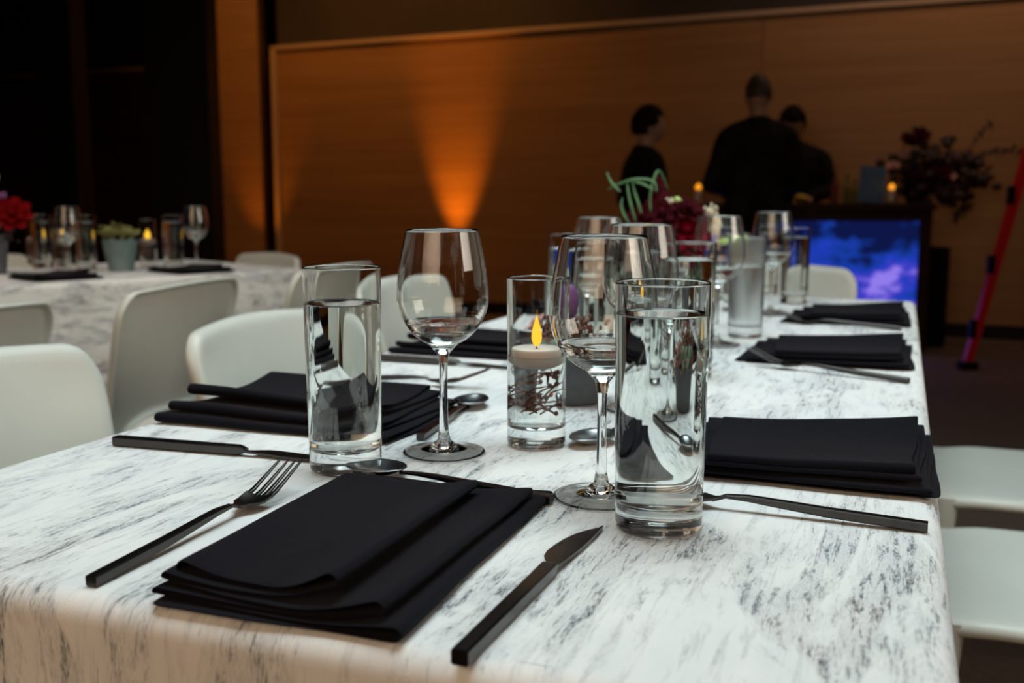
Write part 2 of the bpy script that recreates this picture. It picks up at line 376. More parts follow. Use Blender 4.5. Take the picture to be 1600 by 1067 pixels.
# amber uplights on the floor
def uplight(name, label, u, n, power, aim=(0.0, 0.06, 1.0), ang=70):
    c = WL + wdir*u + wn*n; t = thing(name, label, 'spotlight', (c.x, c.y, 0), WANG, None)
    bm = bmesh.new(); box(bm, (0,0,0.012), (0.16,0.14,0.024), 0.004); obj('base_plate', bm, M['black'], t, False)
    bm = lathe([(0,0.05),(0.055,0.05),(0.068,0.07),(0.075,0.20),(0.066,0.20),(0.062,0.185),(0,0.185)], 24); obj('lamp_housing', bm, M['black'], t, True, 40)
    bm = lathe([(0,0.188),(0.06,0.188),(0.058,0.192),(0,0.195)], 24); obj('lamp_lens', bm, M['lens'], t)
    for s in (-1, 1):
        bm = bmesh.new(); box(bm, (s*0.08,0,0.075), (0.008,0.03,0.12), 0.002); obj('bracket', bm, M['black'], t, False)
    p = c + Vector((0,0,0.215)); d = wdir*aim[0] - wn*aim[1] + Vector((0,0,aim[2]))
    spot(name+'_beam', p, p+d, (1.0,0.29,0.012), power, ang)
u_hot = (wallpt(716)-WL).length
uplight('uplight', 'amber floor uplight at foot of wood panel wall behind dining table', u_hot, 0.29, 200, (0,0.23,1), 38)
pa_ = FL(390, 9.45)
uplight('uplight', 'amber floor uplight at the foot of the cladded column left of the wood wall', (pa_-WL).dot(wdir), (pa_-WL).dot(wn), 36, (0.02,0.20,1), 48)
pl_ = FL(28, 9.6); ul = (pl_-WL).dot(wdir)
uplight('uplight', 'amber floor uplight by the dark red wall at far left', ul, -1.15, 30, (0,0.10,1), 60)

# ------------------------------------------------------------------ tables and cloths
def make_table(name, label, loc, rz, W_, L_):      # origin at the near left corner, x right, y along
    t = thing(name, label, 'table', loc, rz)
    bm = bmesh.new(); box(bm, (W_/2, L_/2, TT-0.022), (W_-0.012, L_-0.012, 0.03), 0.006); obj('tabletop', bm, M['barwood'], t, False)
    for sx in (0.06, W_-0.06):
        for sy in (0.10, L_-0.10):
            bm = bmesh.new(); tube(bm, [(sx,sy,TT-0.037),(sx,sy,0)], [0.017,0.014], 12); obj('leg', bm, M['black'], t)
    for sy in (0.10, L_-0.10):
        bm = bmesh.new(); tube(bm, [(0.06,sy,0.22),(W_-0.06,sy,0.22)], 0.010, 10); obj('stretcher', bm, M['black'], t)
    return t
def cloth_mesh(W_, L_, seed=0, drop=0.70):
    # top grid plus a skirt: each ring further out along the unfolded cloth
    rnd = random.Random(seed); bm = bmesh.new(); uvl = bm.loops.layers.uv.new('UVMap')
    r = 0.016; NX, NY = 40, 100
    # perimeter parametrised; skirt profile by s (distance from the edge)
    prof = [(0.0,0.0)]
    for k in range(1, 7):
        a = k/6*PI/2; prof.append((r*math.sin(a), r*(1-math.cos(a))))
    zs = [z for z in (0.03,0.06,0.1,0.16,0.24,0.34,0.45,0.56,0.66) if z < drop-0.02] + [drop]
    for z in zs: prof.append((r + 0.004*0, z))
    sdist = [0.0]
    for a, b in zip(prof, prof[1:]): sdist.append(sdist[-1]+math.hypot(b[0]-a[0], b[1]-a[1]))
    x0, x1, y0, y1 = r-0.004, W_-r+0.004, r-0.004, L_-r+0.004
    per = []                                         # (x, y, nx, ny)
    for i in range(NX): per.append((x0+(x1-x0)*i/NX, y0, 0, -1))
    for a in range(7): per.append((x1, y0, math.sin(a/6*PI/2) , -math.cos(a/6*PI/2)))
    for i in range(1, NY): per.append((x1, y0+(y1-y0)*i/NY, 1, 0))
    for a in range(7): per.append((x1, y1, math.cos(a/6*PI/2), math.sin(a/6*PI/2)))
    for i in range(1, NX): per.append((x1-(x1-x0)*i/NX, y1, 0, 1))
    for a in range(7): per.append((x0, y1, -math.sin(a/6*PI/2), math.cos(a/6*PI/2)))
    for i in range(1, NY): per.append((x0, y1-(y1-y0)*i/NY, -1, 0))
    for a in range(6): per.append((x0, y0, -math.cos(a/6*PI/2), -math.sin(a/6*PI/2)))
    n = len(per); rings = []; UV = {}
    for (ox, dz), s in zip(prof, sdist):
        ring = []
        for i, (x, y, nx, ny) in enumerate(per):
            fold = 0.0
            if dz > 0.02:
                f = min(1, (dz-0.02)/0.6); corner = 1.0 if abs(nx*ny) > 1e-3 else 0.35
                q = noise.noise(Vector((x*7+seed, y*7, dz*0.8)))
                fold = f*0.035*corner*(0.6+q) + f*0.012*math.sin((x+y)*26+seed)
            v = bm.verts.new((x+nx*(ox+fold), y+ny*(ox+fold), TT+0.0025-dz + 0.0006*noise.noise(Vector((x*30,y*30,seed))) ))
            UV[v] = (x+nx*s, y+ny*s); ring.append(v)
        rings.append(ring)
    for a, b in zip(rings, rings[1:]):
        for i in range(n): bm.faces.new((a[i], b[i], b[(i+1)%n], a[(i+1)%n]))
    # top: simple grid with nearly flat surface, welded to the first ring
    gx, gy = 26, 64; g = {}
    for i in range(gx+1):
        for j in range(gy+1):
            x = x0+(x1-x0)*i/gx; y = y0+(y1-y0)*j/gy
            v = bm.verts.new((x, y, TT+0.0025+0.0006*noise.noise(Vector((x*30,y*30,seed))))); g[i,j] = v; UV[v] = (x, y)
    for i in range(gx):
        for j in range(gy): bm.faces.new((g[i,j], g[i+1,j], g[i+1,j+1], g[i,j+1]))
    for f in bm.faces:
        for l in f.loops: l[uvl].uv = UV[l.vert]
    return bm
TX0, TX1, TY0, TY1 = -0.733, 0.036, 0.452, 2.50
TW, TL = TX1-TX0, TY1-TY0
make_table('dining_table', 'long dining table under streaked cloth in the foreground', (TX0, TY0, 0), 0, TW, TL)
o = obj('tablecloth', cloth_mesh(TW, TL, 1, 0.27), M['cloth']); o.location = (TX0, TY0, 0)
tag(o, 'white cloth with grey streaks draped over the foreground dining table', 'tablecloth')
# second table: its near edge runs through the measured points
e0 = G(0, 449); e1 = G(475, 421); d2 = (e1-e0).normalized(); n2 = Vector((-d2.y, d2.x, 0)); L2 = 2.4
rz2 = math.atan2(d2.y, d2.x) - PI/2
org2 = Vector((e1.x, e1.y, 0)) - d2*L2 + n2*TW
make_table('dining_table', 'second dining table at left behind the white chairs', org2, rz2, TW, L2)
o = obj('tablecloth', cloth_mesh(TW, L2, 5, 0.32), M['cloth_dense']); o.location = org2; o.rotation_euler = (0,0,rz2)
tag(o, 'grey streaked cloth over the second table at far left', 'tablecloth')
ZT = TT+0.0032                        # where things stand on the cloth

# ------------------------------------------------------------------ chairs
def make_chair(label, group):
    t = thing('dining_chair', label, 'chair', (0,0,0), 0, group)
    pl = M['plastic']
    # seat: rounded dished plate, chair faces +y
    bm = bmesh.new(); n = 14; g = {}
    for i in range(n+1):
        for j in range(n+1):
            u, v = i/n*2-1, j/n*2-1
            # squircle mapping
            x = u*math.sqrt(1-0.20*v*v*abs(v)); y = v*math.sqrt(1-0.20*u*u*abs(u))
            w_ = 0.225 - 0.012*(1-v)/2
            z = 0.460 - 0.012*(1-u*u)*(1-v*v) - 0.010*max(0, v-0.6)/0.4
            g[i,j] = bm.verts.new((x*w_, y*0.215+0.01, z))
    for i in range(n):
        for j in range(n): bm.faces.new((g[i,j], g[i+1,j], g[i+1,j+1], g[i,j+1]))
    ed = [e for e in bm.edges if e.is_boundary]
    r = bmesh.ops.extrude_edge_only(bm, edges=ed); vv = [q for q in r['geom'] if isinstance(q, bmesh.types.BMVert)]
    for v in vv: v.co.z -= 0.022; v.co.x *= 1.004; v.co.y = v.co.y*1.004
    s = obj('seat', bm, pl, t); md = s.modifiers.new('solid', 'SOLIDIFY'); md.thickness = 0.008; md.offset = -1
    md = s.modifiers.new('sub', 'SUBSURF'); md.levels = 1; md.render_levels = 1
    # back: curved panel with a rolled rear flange and a gap above the seat
    bm = bmesh.new(); nu, nv = 20, 14; g = {}
    H0, H1, rc = 0.452, 0.815, 0.075
    for i in range(nu+1):
        u = i/nu*2-1
        for j in range(nv+1):
            v = j/nv
            zb = H0 + 0.075*max(0.0, 1-(abs(u)/0.86)**6)       # raised lower edge in the middle
            zt = H1 - 0.010*u*u
            z = zb + (zt-zb)*v
            hw = 0.197 + 0.040*((z-H0)/(H1-H0))
            dz = z-(H1-rc)
            if dz > 0: hw -= rc*(1-math.sqrt(max(0, 1-min(1, dz/rc*0.97)**2)))
            y = -0.205 - 0.085*((z-H0)/(H1-H0))**1.2 + 0.030*u*u
            g[i,j] = bm.verts.new((u*hw, y, z))
    for i in range(nu):
        for j in range(nv): bm.faces.new((g[i,j], g[i+1,j], g[i+1,j+1], g[i,j+1]))
    bmesh.ops.recalc_face_normals(bm, faces=bm.faces[:])
    ed = [e for e in bm.edges if e.is_boundary]
    r = bmesh.ops.extrude_edge_only(bm, edges=ed); vv = [q for q in r['geom'] if isinstance(q, bmesh.types.BMVert)]
    for v in vv: v.co.y -= 0.026; v.co.x *= 1.015; v.co.z += 0.003 if v.co.z > 0.6 else 0
    s = obj('backrest', bm, pl, t); md = s.modifiers.new('solid', 'SOLIDIFY'); md.thickness = 0.009; md.offset = -1
    md = s.modifiers.new('sub', 'SUBSURF'); md.levels = 1; md.render_levels = 1
    for sx in (-1, 1):
        for (xa, ya, za, xb, yb) in ((0.188, 0.185, 0.450, 0.222, 0.215), (0.196, -0.205, 0.475, 0.220, -0.285)):
            bm = bmesh.new(); fr = []
            for k in range(5):
                q = k/4; x = sx*(xa+(xb-xa)*q); y = ya+(yb-ya)*q; z = za*(1-q)
                a = 0.021-0.006*q; b = 0.024-0.007*q; c = 0.006
                fr.append([(x-a+c,y-b,z),(x+a-c,y-b,z),(x+a,y-b+c,z),(x+a,y+b-c,z),(x+a-c,y+b,z),(x-a+c,y+b,z),(x-a,y+b-c,z),(x-a,y-b+c,z)])
            sweep(bm, fr); obj('leg', bm, pl, t, True, 50)
    return t
chair0 = make_chair('white plastic chair nearest at the left edge, beside the foreground table', None)
def put_chair(bx, by, rz, label, first=False, group=None):     # bx, by: middle of the back's top edge
    off = Matrix.Rotation(rz, 3, 'Z') @ Vector((0, -0.275, 0))
    loc = (bx-off.x, by-off.y, 0)
    if first: chair0.location = loc; chair0.rotation_euler = (0,0,rz); return chair0
    c = dup(chair0, loc, rz, label)
    if group: c['group'] = group
    return c
R_ = math.radians
put_chair(-1.015, 0.845, R_(-90), None, True)
put_chair(-1.04, 1.525, R_(-90), 'white plastic chair behind the left black napkin and water glass').scale = (1,1,0.972)
put_chair(-1.06, 2.12, R_(-88), 'white plastic chair seen through the left wine glass')
put_chair(0.54, 1.59, R_(90), 'white plastic chair at lower right edge, nearest the right fork')
put_chair(0.56, 2.19, R_(90), 'white plastic chair at right edge, farther of the two seats')
put_chair(-0.33, 2.90, R_(180), 'white plastic chair at the far end of the foreground table')
# chairs at the second table
put_chair(-1.47, 1.86, R_(96), 'white chair with its back to us, seat visible at left, before the second table')
put_chair(-1.45, 1.26, R_(97), 'white chair with its back to us, cut by the left edge of the photo')
put_chair(-1.46, 2.49, R_(92), 'white chair with its back to us, partly hidden by the left water glass')
c1 = FL(421, 4.12); c = put_chair(c1.x, c1.y, rz2+PI, 'white chair at the far end of the second table, only its top showing'); c.scale = (1,1,0.95)
c2 = FL(-46, 4.05); c = put_chair(c2.x, c2.y, rz2-PI/2, 'white chair beyond the second table, at the left edge of the photo'); c.scale = (1,1,0.95)

# ------------------------------------------------------------------ glassware
def water_glass(label, fill=0.142, gm='glass', group=None):
    t = thing('water_glass', label, 'glass', (0,0,0), 0, group)
    H, RT, RB, th = 0.1760, 0.0330, 0.0308, 0.0013
    def ro(z): return RB+(RT-RB)*z/H
    zb = 0.019
    prof = [(0,0.0012),(RB-0.010,0.0006),(RB-0.0045,0.0),(RB-0.0015,0.0010),(RB-0.0002,0.0035)]
    prof += [(ro(z), z) for z in (0.01,0.02,0.04,0.08,0.12,0.155)] + [(ro(H),H-0.0008),(ro(H)-0.0004,H),(ro(H)-0.0010,H),(ro(H)-th,H-0.0008)]
    prof += [(ro(z)-th, z) for z in (0.155,0.12,0.08,0.04,0.028)]
    prof += [(ro(zb)-th-0.0015,zb+0.0025),(ro(zb)-th-0.006,zb+0.0006),(ro(zb)*0.5,zb-0.0005),(0,zb-0.0008)]
    b = obj('glass_body', lathe(prof, 128), M[gm], t)
    e = 0.0004
    wp = [(0,zb-0.0008-e),(ro(zb)*0.5,zb-0.0005-e),(ro(zb)-th-0.006+e,zb+0.0006-e),(ro(zb)-th-0.0015+e,zb+0.0025-e),(ro(0.028)-th+e,0.028)]
    wp += [(ro(z)-th+e, z) for z in (0.04,0.08,fill-0.004)] + [(ro(fill)-th+e, fill+0.0012),(ro(fill)-th-0.0010,fill+0.0004),(ro(fill)-th-0.003,fill-0.0001),(ro(fill)*0.5,fill-0.0002),(0,fill-0.0002)]
    obj('water', lathe(wp, 128), M['water'], t)
    return t
def wine_glass(label, group=None, fill=0.122):
    t = thing('wine_glass', label, 'glass', (0,0,0), 0, group)
    key = [(0.0,0.1005),(0.012,0.1015),(0.024,0.108),(0.0345,0.120),(0.0405,0.135),(0.0415,0.148),(0.0395,0.170),(0.0355,0.192),(0.0330,0.2045)]
    out = smooth_profile(key, 5)
    th = 0.0009; stem = [(0.0,0.0050),(0.012,0.0042),(0.028,0.0016),(0.0350,0.0001),(0.0376,0.0005),(0.0383,0.0012),(0.0374,0.0019),(0.030,0.0030),(0.022,0.0046),(0.0115,0.0078),(0.0062,0.012),(0.0045,0.020),(0.0038,0.040),(0.0036,0.065),(0.0040,0.084),(0.0056,0.0925),(0.0105,0.0985)]
    prof = stem + [p for p in out if p[0] > 0.0125] + [(0.0325,0.2052),(0.0321,0.2045)]
    inner = [(max(0,r-th), z+(0.0022 if r < 0.03 else 0)) for r, z in out]
    prof += [p for p in reversed(inner) if p[1] < 0.204]
    prof[-1] = (0.0, inner[0][1])
    obj('glass_body', lathe(prof, 64), M['glass'], t)
    e = 0.0003; wl = [(r+e if r > 1e-6 else 0, z-e) for r, z in inner if z < fill]
    rr = wl[-1][0]
    rf = np.interp(fill, [z for r, z in inner], [r for r, z in inner])
    wl += [(rf+e, fill+0.0008),(rf-0.0012,fill),(rf-0.004,fill-0.0002),(0,fill-0.0002)]
    obj('water', lathe(wl, 64), M['water'], t)
    return t
def on(p, z=ZT): return Vector((p[0], p[1], z))
GW = 'water glasses on the foreground table'; GI = 'wine glasses on the foreground table'
wg = water_glass('tall clear water glass in the right foreground, between wine glass and fork', 0.1535)
wg.location = on(G(1028, 831))
wgl = water_glass('tall clear water glass in front of the left black napkin', 0.1445); wgl.location = on(G(541, 739))
wi = wine_glass('stemmed wine glass holding a little water, beside the right foreground water glass'); wi.location = on(G(939, 783))
dup(wi, on(G(694, 712)), 0.5, 'stemmed wine glass just right of the left water glass')
def wpos(px, Z): p = FL(px, Z*1.0); return Vector((p.x, p.y, ZT))
dup(wg, wpos(1079, 1.33), 0, 'water glass right behind the right foreground water glass')
wgf = water_glass('misted cold water glass lit by a candle flame, before the far right napkins', 0.125, 'frost'); wgf.location = wpos(1167, 1.72)
wgf.scale = (0.93,0.93,0.95)
dup(wg, wpos(1242, 2.27), 0, 'water glass standing in front of the blue screen').scale = (0.95,0.95,0.95)
dup(wg, wpos(1197, 2.50), 0, 'water glass directly left of the one before the blue screen').scale = (0.95,0.95,0.95)
dup(wg, wpos(1139, 2.36), 0, 'water glass under the lime green bud of the rose arrangement').scale = (0.93,0.93,0.95)
dup(wg, wpos(889, 1.62), 0, 'water glass behind the nearest candle, farthest to the left')
dup(wg, wpos(925, 1.36), 0, 'water glass seen through the right wine glass')
dup(wi, wpos(1001, 1.12), 0.3, 'wine glass overlapping behind the right foreground wine glass')
dup(wi, wpos(936, 1.50), 0.3, 'wine glass with its rim showing inside the right wine glass, beyond the dark pot')
dup(wi, wpos(1122, 1.62), 0.3, 'wine glass left of the misted water glass')
dup(wi, wpos(1206, 2.05), 0.3, 'wine glass between the misted glass and the glass before the blue screen')

def flame_bm():
    return lathe(smooth_profile([(0,0),(0.0030,0.002),(0.0048,0.008),(0.0040,0.016),(0.0018,0.024),(0,0.030)], 3), 16)
def candle_vase(label, group=None, near=True):
    t = thing('candle_vase', label, 'candle holder', (0,0,0), 0, group)
    H, R0, th = 0.160, 0.0278, 0.0014
    prof = [(0,0.001),(R0-0.004,0),(R0-0.0012,0.0012),(R0,0.004),(R0,H-0.0008),(R0-0.0006,H),(R0-th,H-0.0008),(R0-th,0.022),(R0-th-0.004,0.0185),(0,0.0180)]
    obj('glass_body', lathe(prof, 48), M['glass'], t)
    e = 0.0003; f = 0.086
    obj('water', lathe([(0,0.018-e),(R0-th-0.004+e,0.0185-e),(R0-th+e,0.022),(R0-th+e,f+0.001),(R0-th-0.002,f),(0,f-0.0002)], 48), M['water'], t)
    obj('floating_candle', lathe(smooth_profile([(0,0.074),(0.010,0.0745),(0.0195,0.079),(0.0230,0.087),(0.0235,0.0925),(0.0215,0.0935),(0.015,0.0925),(0,0.0922)], 3), 32), M['candlewax'], t)
    o = obj('flame', flame_bm(), M['flame_near' if near else 'flame'], t); o.location = (0,0,0.0945)
    bm = bmesh.new(); tube(bm, [(0,0,0.092),(0.0004,0,0.098)], 0.0006, 6); obj('wick', bm, M['black'], t)
    bm = bmesh.new(); rnd = random.Random(3)
    for k in range(26):
        a = rnd.uniform(0, 2*PI); z = rnd.uniform(0.028, 0.066); r = rnd.uniform(0.004, 0.020)
        p = Vector((r*math.cos(a), r*math.sin(a), z)); q = Vector((0.021*math.cos(a+rnd.uniform(1,2.4)), 0.021*math.sin(a+rnd.uniform(1,2.4)), min(0.072, z+rnd.uniform(-0.004,0.02))))
        tube(bm, [p, (p+q)/2+Vector((0,0,0.004)), q], [0.0008,0.0010,0.0005], 5)
        blob(bm, q, (0.0022,0.0022,0.0026), 6, 4)
    obj('twigs', bm, M['dried'], t)
    return t
cv = candle_vase('glass cylinder vase with floating candle and twigs, nearest candle on the table'); cv.location = on(G(838, 699))
for px, Z, lb in ((1008, 1.42, 'cylinder vase with floating candle seen through the right foreground water glass'),
                  (1152, 2.12, 'cylinder vase with floating candle behind the misted water glass')):
    c = dup(cv, wpos(px, Z), 0, lb)

# ------------------------------------------------------------------ cutlery (local: handle end at the origin, pointing +y, lies on z = 0)
def interp(tab, y): return np.interp(y, [t[0] for t in tab], [t[1] for t in tab])
def make_fork(label, group=None):
    t = thing('fork', label, 'fork', (0,0,0), 0, group)
    zc = [(0,0.0036),(0.07,0.0062),(0.125,0.0100),(0.142,0.0098),(0.152,0.0060),(0.166,0.0036),(0.185,0.0075),(0.205,0.0150),(0.226,0.0235)]
    ys = [0,0.004,0.03,0.07,0.11,0.125,0.135,0.142,0.148,0.152]
    wd = [(0,0.0082),(0.06,0.0078),(0.125,0.0066),(0.142,0.0056),(0.150,0.0065)]; ht = [(0,0.0070),(0.07,0.0066),(0.12,0.0050),(0.14,0.0030),(0.152,0.0022)]
    bm = bmesh.new(); sweep(bm, [rrect(interp(wd,y), interp(ht,y), y, 0, interp(zc,y)) for y in ys]); obj('handle', bm, M['cutlery'], t, True, 35)
    bm = bmesh.new(); hw = [(0.148,0.0034),(0.153,0.0050),(0.159,0.0095),(0.165,0.0118),(0.176,0.0122),(0.181,0.0122)]; fr = []
    for y in (0.148,0.151,0.155,0.159,0.163,0.168,0.174,0.180):
        w_ = interp(hw, y); z = interp(zc, y); n = 6
        top = [(-w_+2*w_*k/n, y, z+0.0010+0.0022*(2*k/n-1)**2*min(1,(y-0.148)/0.01)) for k in range(n+1)]
        bot = [(x, y_, z_-0.0018) for x, y_, z_ in reversed(top)]
        fr.append(top+bot)
    sweep(bm, fr); obj('fork_head', bm, M['cutlery'], t, True, 50)
    for k in range(4):
        bm = bmesh.new(); x0 = -0.0100+0.00667*k; fr = []
        for y in (0.1785,0.186,0.195,0.205,0.215,0.222,0.226):
            q = (y-0.178)/0.048; w_ = 0.0044*(1-q)+0.0019*q; h = 0.0022*(1-q)+0.0014*q
            if y > 0.224: w_ *= 0.6; h *= 0.6
            cup = 0.0022*(x0/0.0122)**2
            fr.append(rrect(w_, h, y, x0*(1-0.04*q), interp(zc,y)+cup, 0.0004))
        sweep(bm, fr); obj('tine', bm, M['cutlery'], t, True, 50)
    return t
def make_knife(label, group=None):
    t = thing('table_knife', label, 'knife', (0,0,0), 0, group)
    bm = bmesh.new(); sweep(bm, [rrect(w_, h, y, 0, z, 0.0011) for y, w_, h, z in ((0,0.0098,0.0088,0.0044),(0.003,0.0100,0.0090,0.0045),(0.08,0.0100,0.0088,0.0045),(0.138,0.0104,0.0080,0.0047),(0.142,0.0090,0.0060,0.0047),(0.146,0.0080,0.0036,0.0046))])
    obj('handle', bm, M['cutlery'], t, True, 35)
    bm = bmesh.new(); fr = []
    for y, xl, xr in ((0.144,-0.0035,0.0040),(0.150,-0.0045,0.0042),(0.156,-0.0085,0.0045),(0.164,-0.0120,0.0050),(0.176,-0.0138,0.0055),(0.190,-0.0135,0.0060),(0.204,-0.0118,0.0064),(0.218,-0.0080,0.0066),(0.230,-0.0025,0.0064),(0.238,0.0030,0.0062),(0.242,0.0050,0.0058)):
        z = 0.0042 - 0.0022*min(1, (y-0.144)/0.05); fr.append([(xl,y,z),((xl+xr)/2,y,z-0.0007),(xr,y,z-0.0010),(xr,y,z+0.0010),((xl+xr)/2,y,z+0.0008)])
    sweep(bm, fr); obj('blade', bm, M['cutlery'], t, True, 40)
    return t
def make_spoon(label, group=None):
    t = thing('spoon', label, 'spoon', (0,0,0), 0, group)
    zc = [(0,0.0036),(0.07,0.0050),(0.115,0.0070),(0.135,0.0068),(0.150,0.0058)]
    wd = [(0,0.0084),(0.06,0.0078),(0.12,0.0060),(0.150,0.0052)]; ht = [(0,0.0068),(0.07,0.0060),(0.12,0.0036),(0.150,0.0022)]
    bm = bmesh.new(); sweep(bm, [rrect(interp(wd,y), interp(ht,y), y, 0, interp(zc,y)) for y in (0,0.004,0.04,0.08,0.11,0.13,0.142,0.150)]); obj('handle', bm, M['cutlery'], t, True, 35)
    bm = bmesh.new(); n, m_ = 12, 20; top = []; 
    c = bm.verts.new((0,0.178,0.0012))
    prev = None
    for i in range(1, n+1):
        q = i/n; ring = []
        for k in range(m_):
            a = 2*PI*k/m_; egg = 1+0.12*math.sin(a)*-1
            ring.append(bm.verts.new((0.0195*q*math.cos(a)*egg, 0.178+0.031*q*math.sin(a), 0.0012+0.0078*q**2.2)))
        for k in range(m_):
            if prev is None: bm.faces.new((c, ring[k], ring[(k+1)%m_]))
            else: bm.faces.new((prev[k], ring[k], ring[(k+1)%m_], prev[(k+1)%m_]))
        prev = ring
    o = obj('bowl', bm, M['spoon'], t); md = o.modifiers.new('solid', 'SOLIDIFY'); md.thickness = 0.0013; md.offset = 0
    return t
def lay(o, a, b, z=ZT, src_first=False):         # rotate so +y runs from point a towards b
    d = Vector((b[0]-a[0], b[1]-a[1], 0)); o.location = (a[0], a[1], z); o.rotation_euler = (0,0,math.atan2(d.y, d.x)-PI/2); return o
fork = make_fork('dark steel fork left of the foreground black napkin'); lay(fork, G(143,925), G(452,745, TT+0.014))
fk = dup(fork, label='dark steel fork right of the right foreground water glass'); lay(fk, G(1449,838), G(1075,794))
fk2 = dup(fork, label='dark steel fork before the middle napkin on the right side'); lay(fk2, G(1420,603), G(1180,574))
fk3 = dup(fork, label='dark steel fork before the farthest napkin on the right side'); lay(fk3, G(1408,519), G(1240,508))
fk4 = dup(fork, label='dark steel fork lying beyond the left foreground napkin'); lay(fk4, (-0.69,1.13), (-0.50,1.15))
kn = make_knife('dark steel knife right of the foreground black napkin'); lay(kn, (-0.197,0.447), (-0.193,0.700)); kn.scale = (1.0, 0.965, 1.0)
k2 = dup(kn, label='dark steel knife in front of the left napkin'); lay(k2, G(181,700), G(478,724))
k3 = dup(kn, label='dark steel knife beyond the left napkin, near the second left setting'); lay(k3, (-0.71,1.30), (-0.48,1.30))
sp = make_spoon('dark steel spoon with its bowl showing above the foreground napkin'); lay(sp, G(862,784,TT+0.005), G(564,733,TT+0.006)); sp.scale = (1.0,0.95,1.0)
s2 = dup(sp, label='dark steel spoon behind the left wine glass, bowl pointing away'); lay(s2, G(657,693), G(762,622))
s3 = dup(sp, label='dark steel spoon behind the stem of the right wine glass'); lay(s3, (-0.215,1.085), (-0.279,0.885))
s4 = dup(sp, label='dark steel spoon beyond the left napkin on the table centre line'); lay(s4, (-0.43,1.36), (-0.45,1.57))

# ------------------------------------------------------------------ napkins (local: person's edge at y = 0, x right)
def napkin_mesh(RX, LX, Lg, zk=1.0, seed=0, xend=None):
    # RX: right folds of the three layers (bottom to top), LX: left ends (free, fold, fold, top)
    z = [(1,1,1),(4.6,3.2,8.6),(7.6,5.6,10.2),(11.6,8.0,17.6),(15.0,10.8,19.0),(20.5,13.8,28.0)]
    z = [tuple(v*0.001*zk for v in q) for q in z]
    bm = bmesh.new(); rows = []; NYS = 26
    for j in range(NYS+1):
        t = j/NYS; bul = (1-t)**1.5*0.58+0.42; pts = []
        def sheet(i, xa, xb, rev):
            zl, zm, zr = z[i]; zl = zm+(zl-zm)*bul; zr = zm+(zr-zm)*bul; N_ = 12; out = []
            for k in range(N_+1):
                q = k/N_; x = xa+(xb-xa)*q; s = 1-q if rev else q          # s: 0 left .. 1 right
                zz = zm + (zl-zm)*max(0, 1-s*2.6)**1.6 + (zr-zm)*max(0, 1-(1-s)*2.6)**1.6
                out.append((x, zz, i+q))
            return out
        def fold(p, q, side):
            (x1, z1, a), (x2, z2, b) = p, q; r = abs(z2-z1)/2; out = []
            for k in range(1, 6):
                an = k/6*PI; out.append(((x1+x2)/2+(x1-x2)/2*math.cos(an)+side*r*1.25*math.sin(an), (z1+z2)/2-(z2-z1)/2*math.cos(an), a))
            return out
        def xr(i): v = RX[i]; return v[0]+(v[1]-v[0])*t
        def xl(i): v = LX[i]; return v[0]+(v[1]-v[0])*t
        S = [sheet(0, xl(0), xr(0), False), sheet(1, xr(0), xl(1), True), sheet(2, xl(1)+0.001, xr(1), False), sheet(3, xr(1), xl(2), True), sheet(4, xl(2)+0.001, xr(2), False), sheet(5, xr(2), xl(3), True)]
        for i, s in enumerate(S):
            pts += s
            if i < 5: pts += fold(s[-1], S[i+1][0], 1 if i % 2 == 0 else -1)
        # the top sheet rolls over its left end and tucks under
        x, zz, a = pts[-1]; r = 0.0032*bul+0.001
        for k in range(1, 7):
            an = k/6*PI; pts.append((x-r*1.1*math.sin(an), zz-r+r*math.cos(an), 5.9))
        for k in range(1, 6): pts.append((x+0.012*k, zz-2*r-0.0006*k*(1-bul)-0.0004*k, 5.9))
        row = []
        for (x, zz, a) in pts:
            y0 = 0.0 + 0.0035*a; y1 = Lg - 0.0095*a
            y = y0+(y1-y0)*t
            w_ = noise.noise(Vector((x*14+seed, y*9, a*0.15)))
            hh = zz/0.024
            dz = 0.0030*w_*hh*(0.4+0.6*bul); y += 0.004*noise.noise(Vector((x*12, seed, a*0.4)))*(1-2*abs(t-0.5))**0 * (1 if t < 0.05 or t > 0.95 else 0.5)
            row.append(bm.verts.new((x+0.0035*noise.noise(Vector((y*9, a*0.5, seed+3))), y, max(0.0012, zz+dz))))
        rows.append(row)
    for a, b in zip(rows, rows[1:]):
        for k in range(len(a)-1): bm.faces.new((a[k], a[k+1], b[k+1], b[k]))
    return bm
def napkin(label, loc, rz, RX, LX, Lg, zk=1.0, seed=0):
    o = obj('napkin', napkin_mesh(RX, LX, Lg, zk, seed), M['napkin']); o.location = loc; o.rotation_euler = (0,0,rz)
    md = o.modifiers.new('solid', 'SOLIDIFY'); md.thickness = 0.0012; md.offset = 0
    md = o.modifiers.new('sub', 'SUBSURF'); md.levels = 1; md.render_levels = 1
    return tag(o, label, 'napkin')
NRX = [(0.081,0.074),(0.069,0.065),(0.036,0.028)]; NLX = [(-0.074,-0.080),(-0.076,-0.080),(-0.072,-0.080),(-0.064,-0.078)]
napkin('folded black cloth napkin in the foreground at the near table edge', (-0.322, 0.452, ZT), 0, NRX, NLX, 0.296, 1.08, 1)
WRX = [(0.100,0.098),(0.088,0.084),(0.062,0.046)]; WLX = [(-0.085,-0.085),(-0.090,-0.088),(-0.086,-0.088),(-0.080,-0.088)]
napkin('folded black napkin at the left table edge behind the knife', (-0.722, 0.952, ZT), R_(-90), WRX, WLX, 0.285, 1.30, 5)
napkin('folded black napkin at the right table edge behind the fork', (0.040, 0.925, ZT), R_(90), WRX, WLX, 0.240, 1.30, 9)
napkin('middle folded black napkin along the right table edge', (0.028, 1.56, ZT), R_(90), WRX, WLX, 0.245, 1.2, 13)
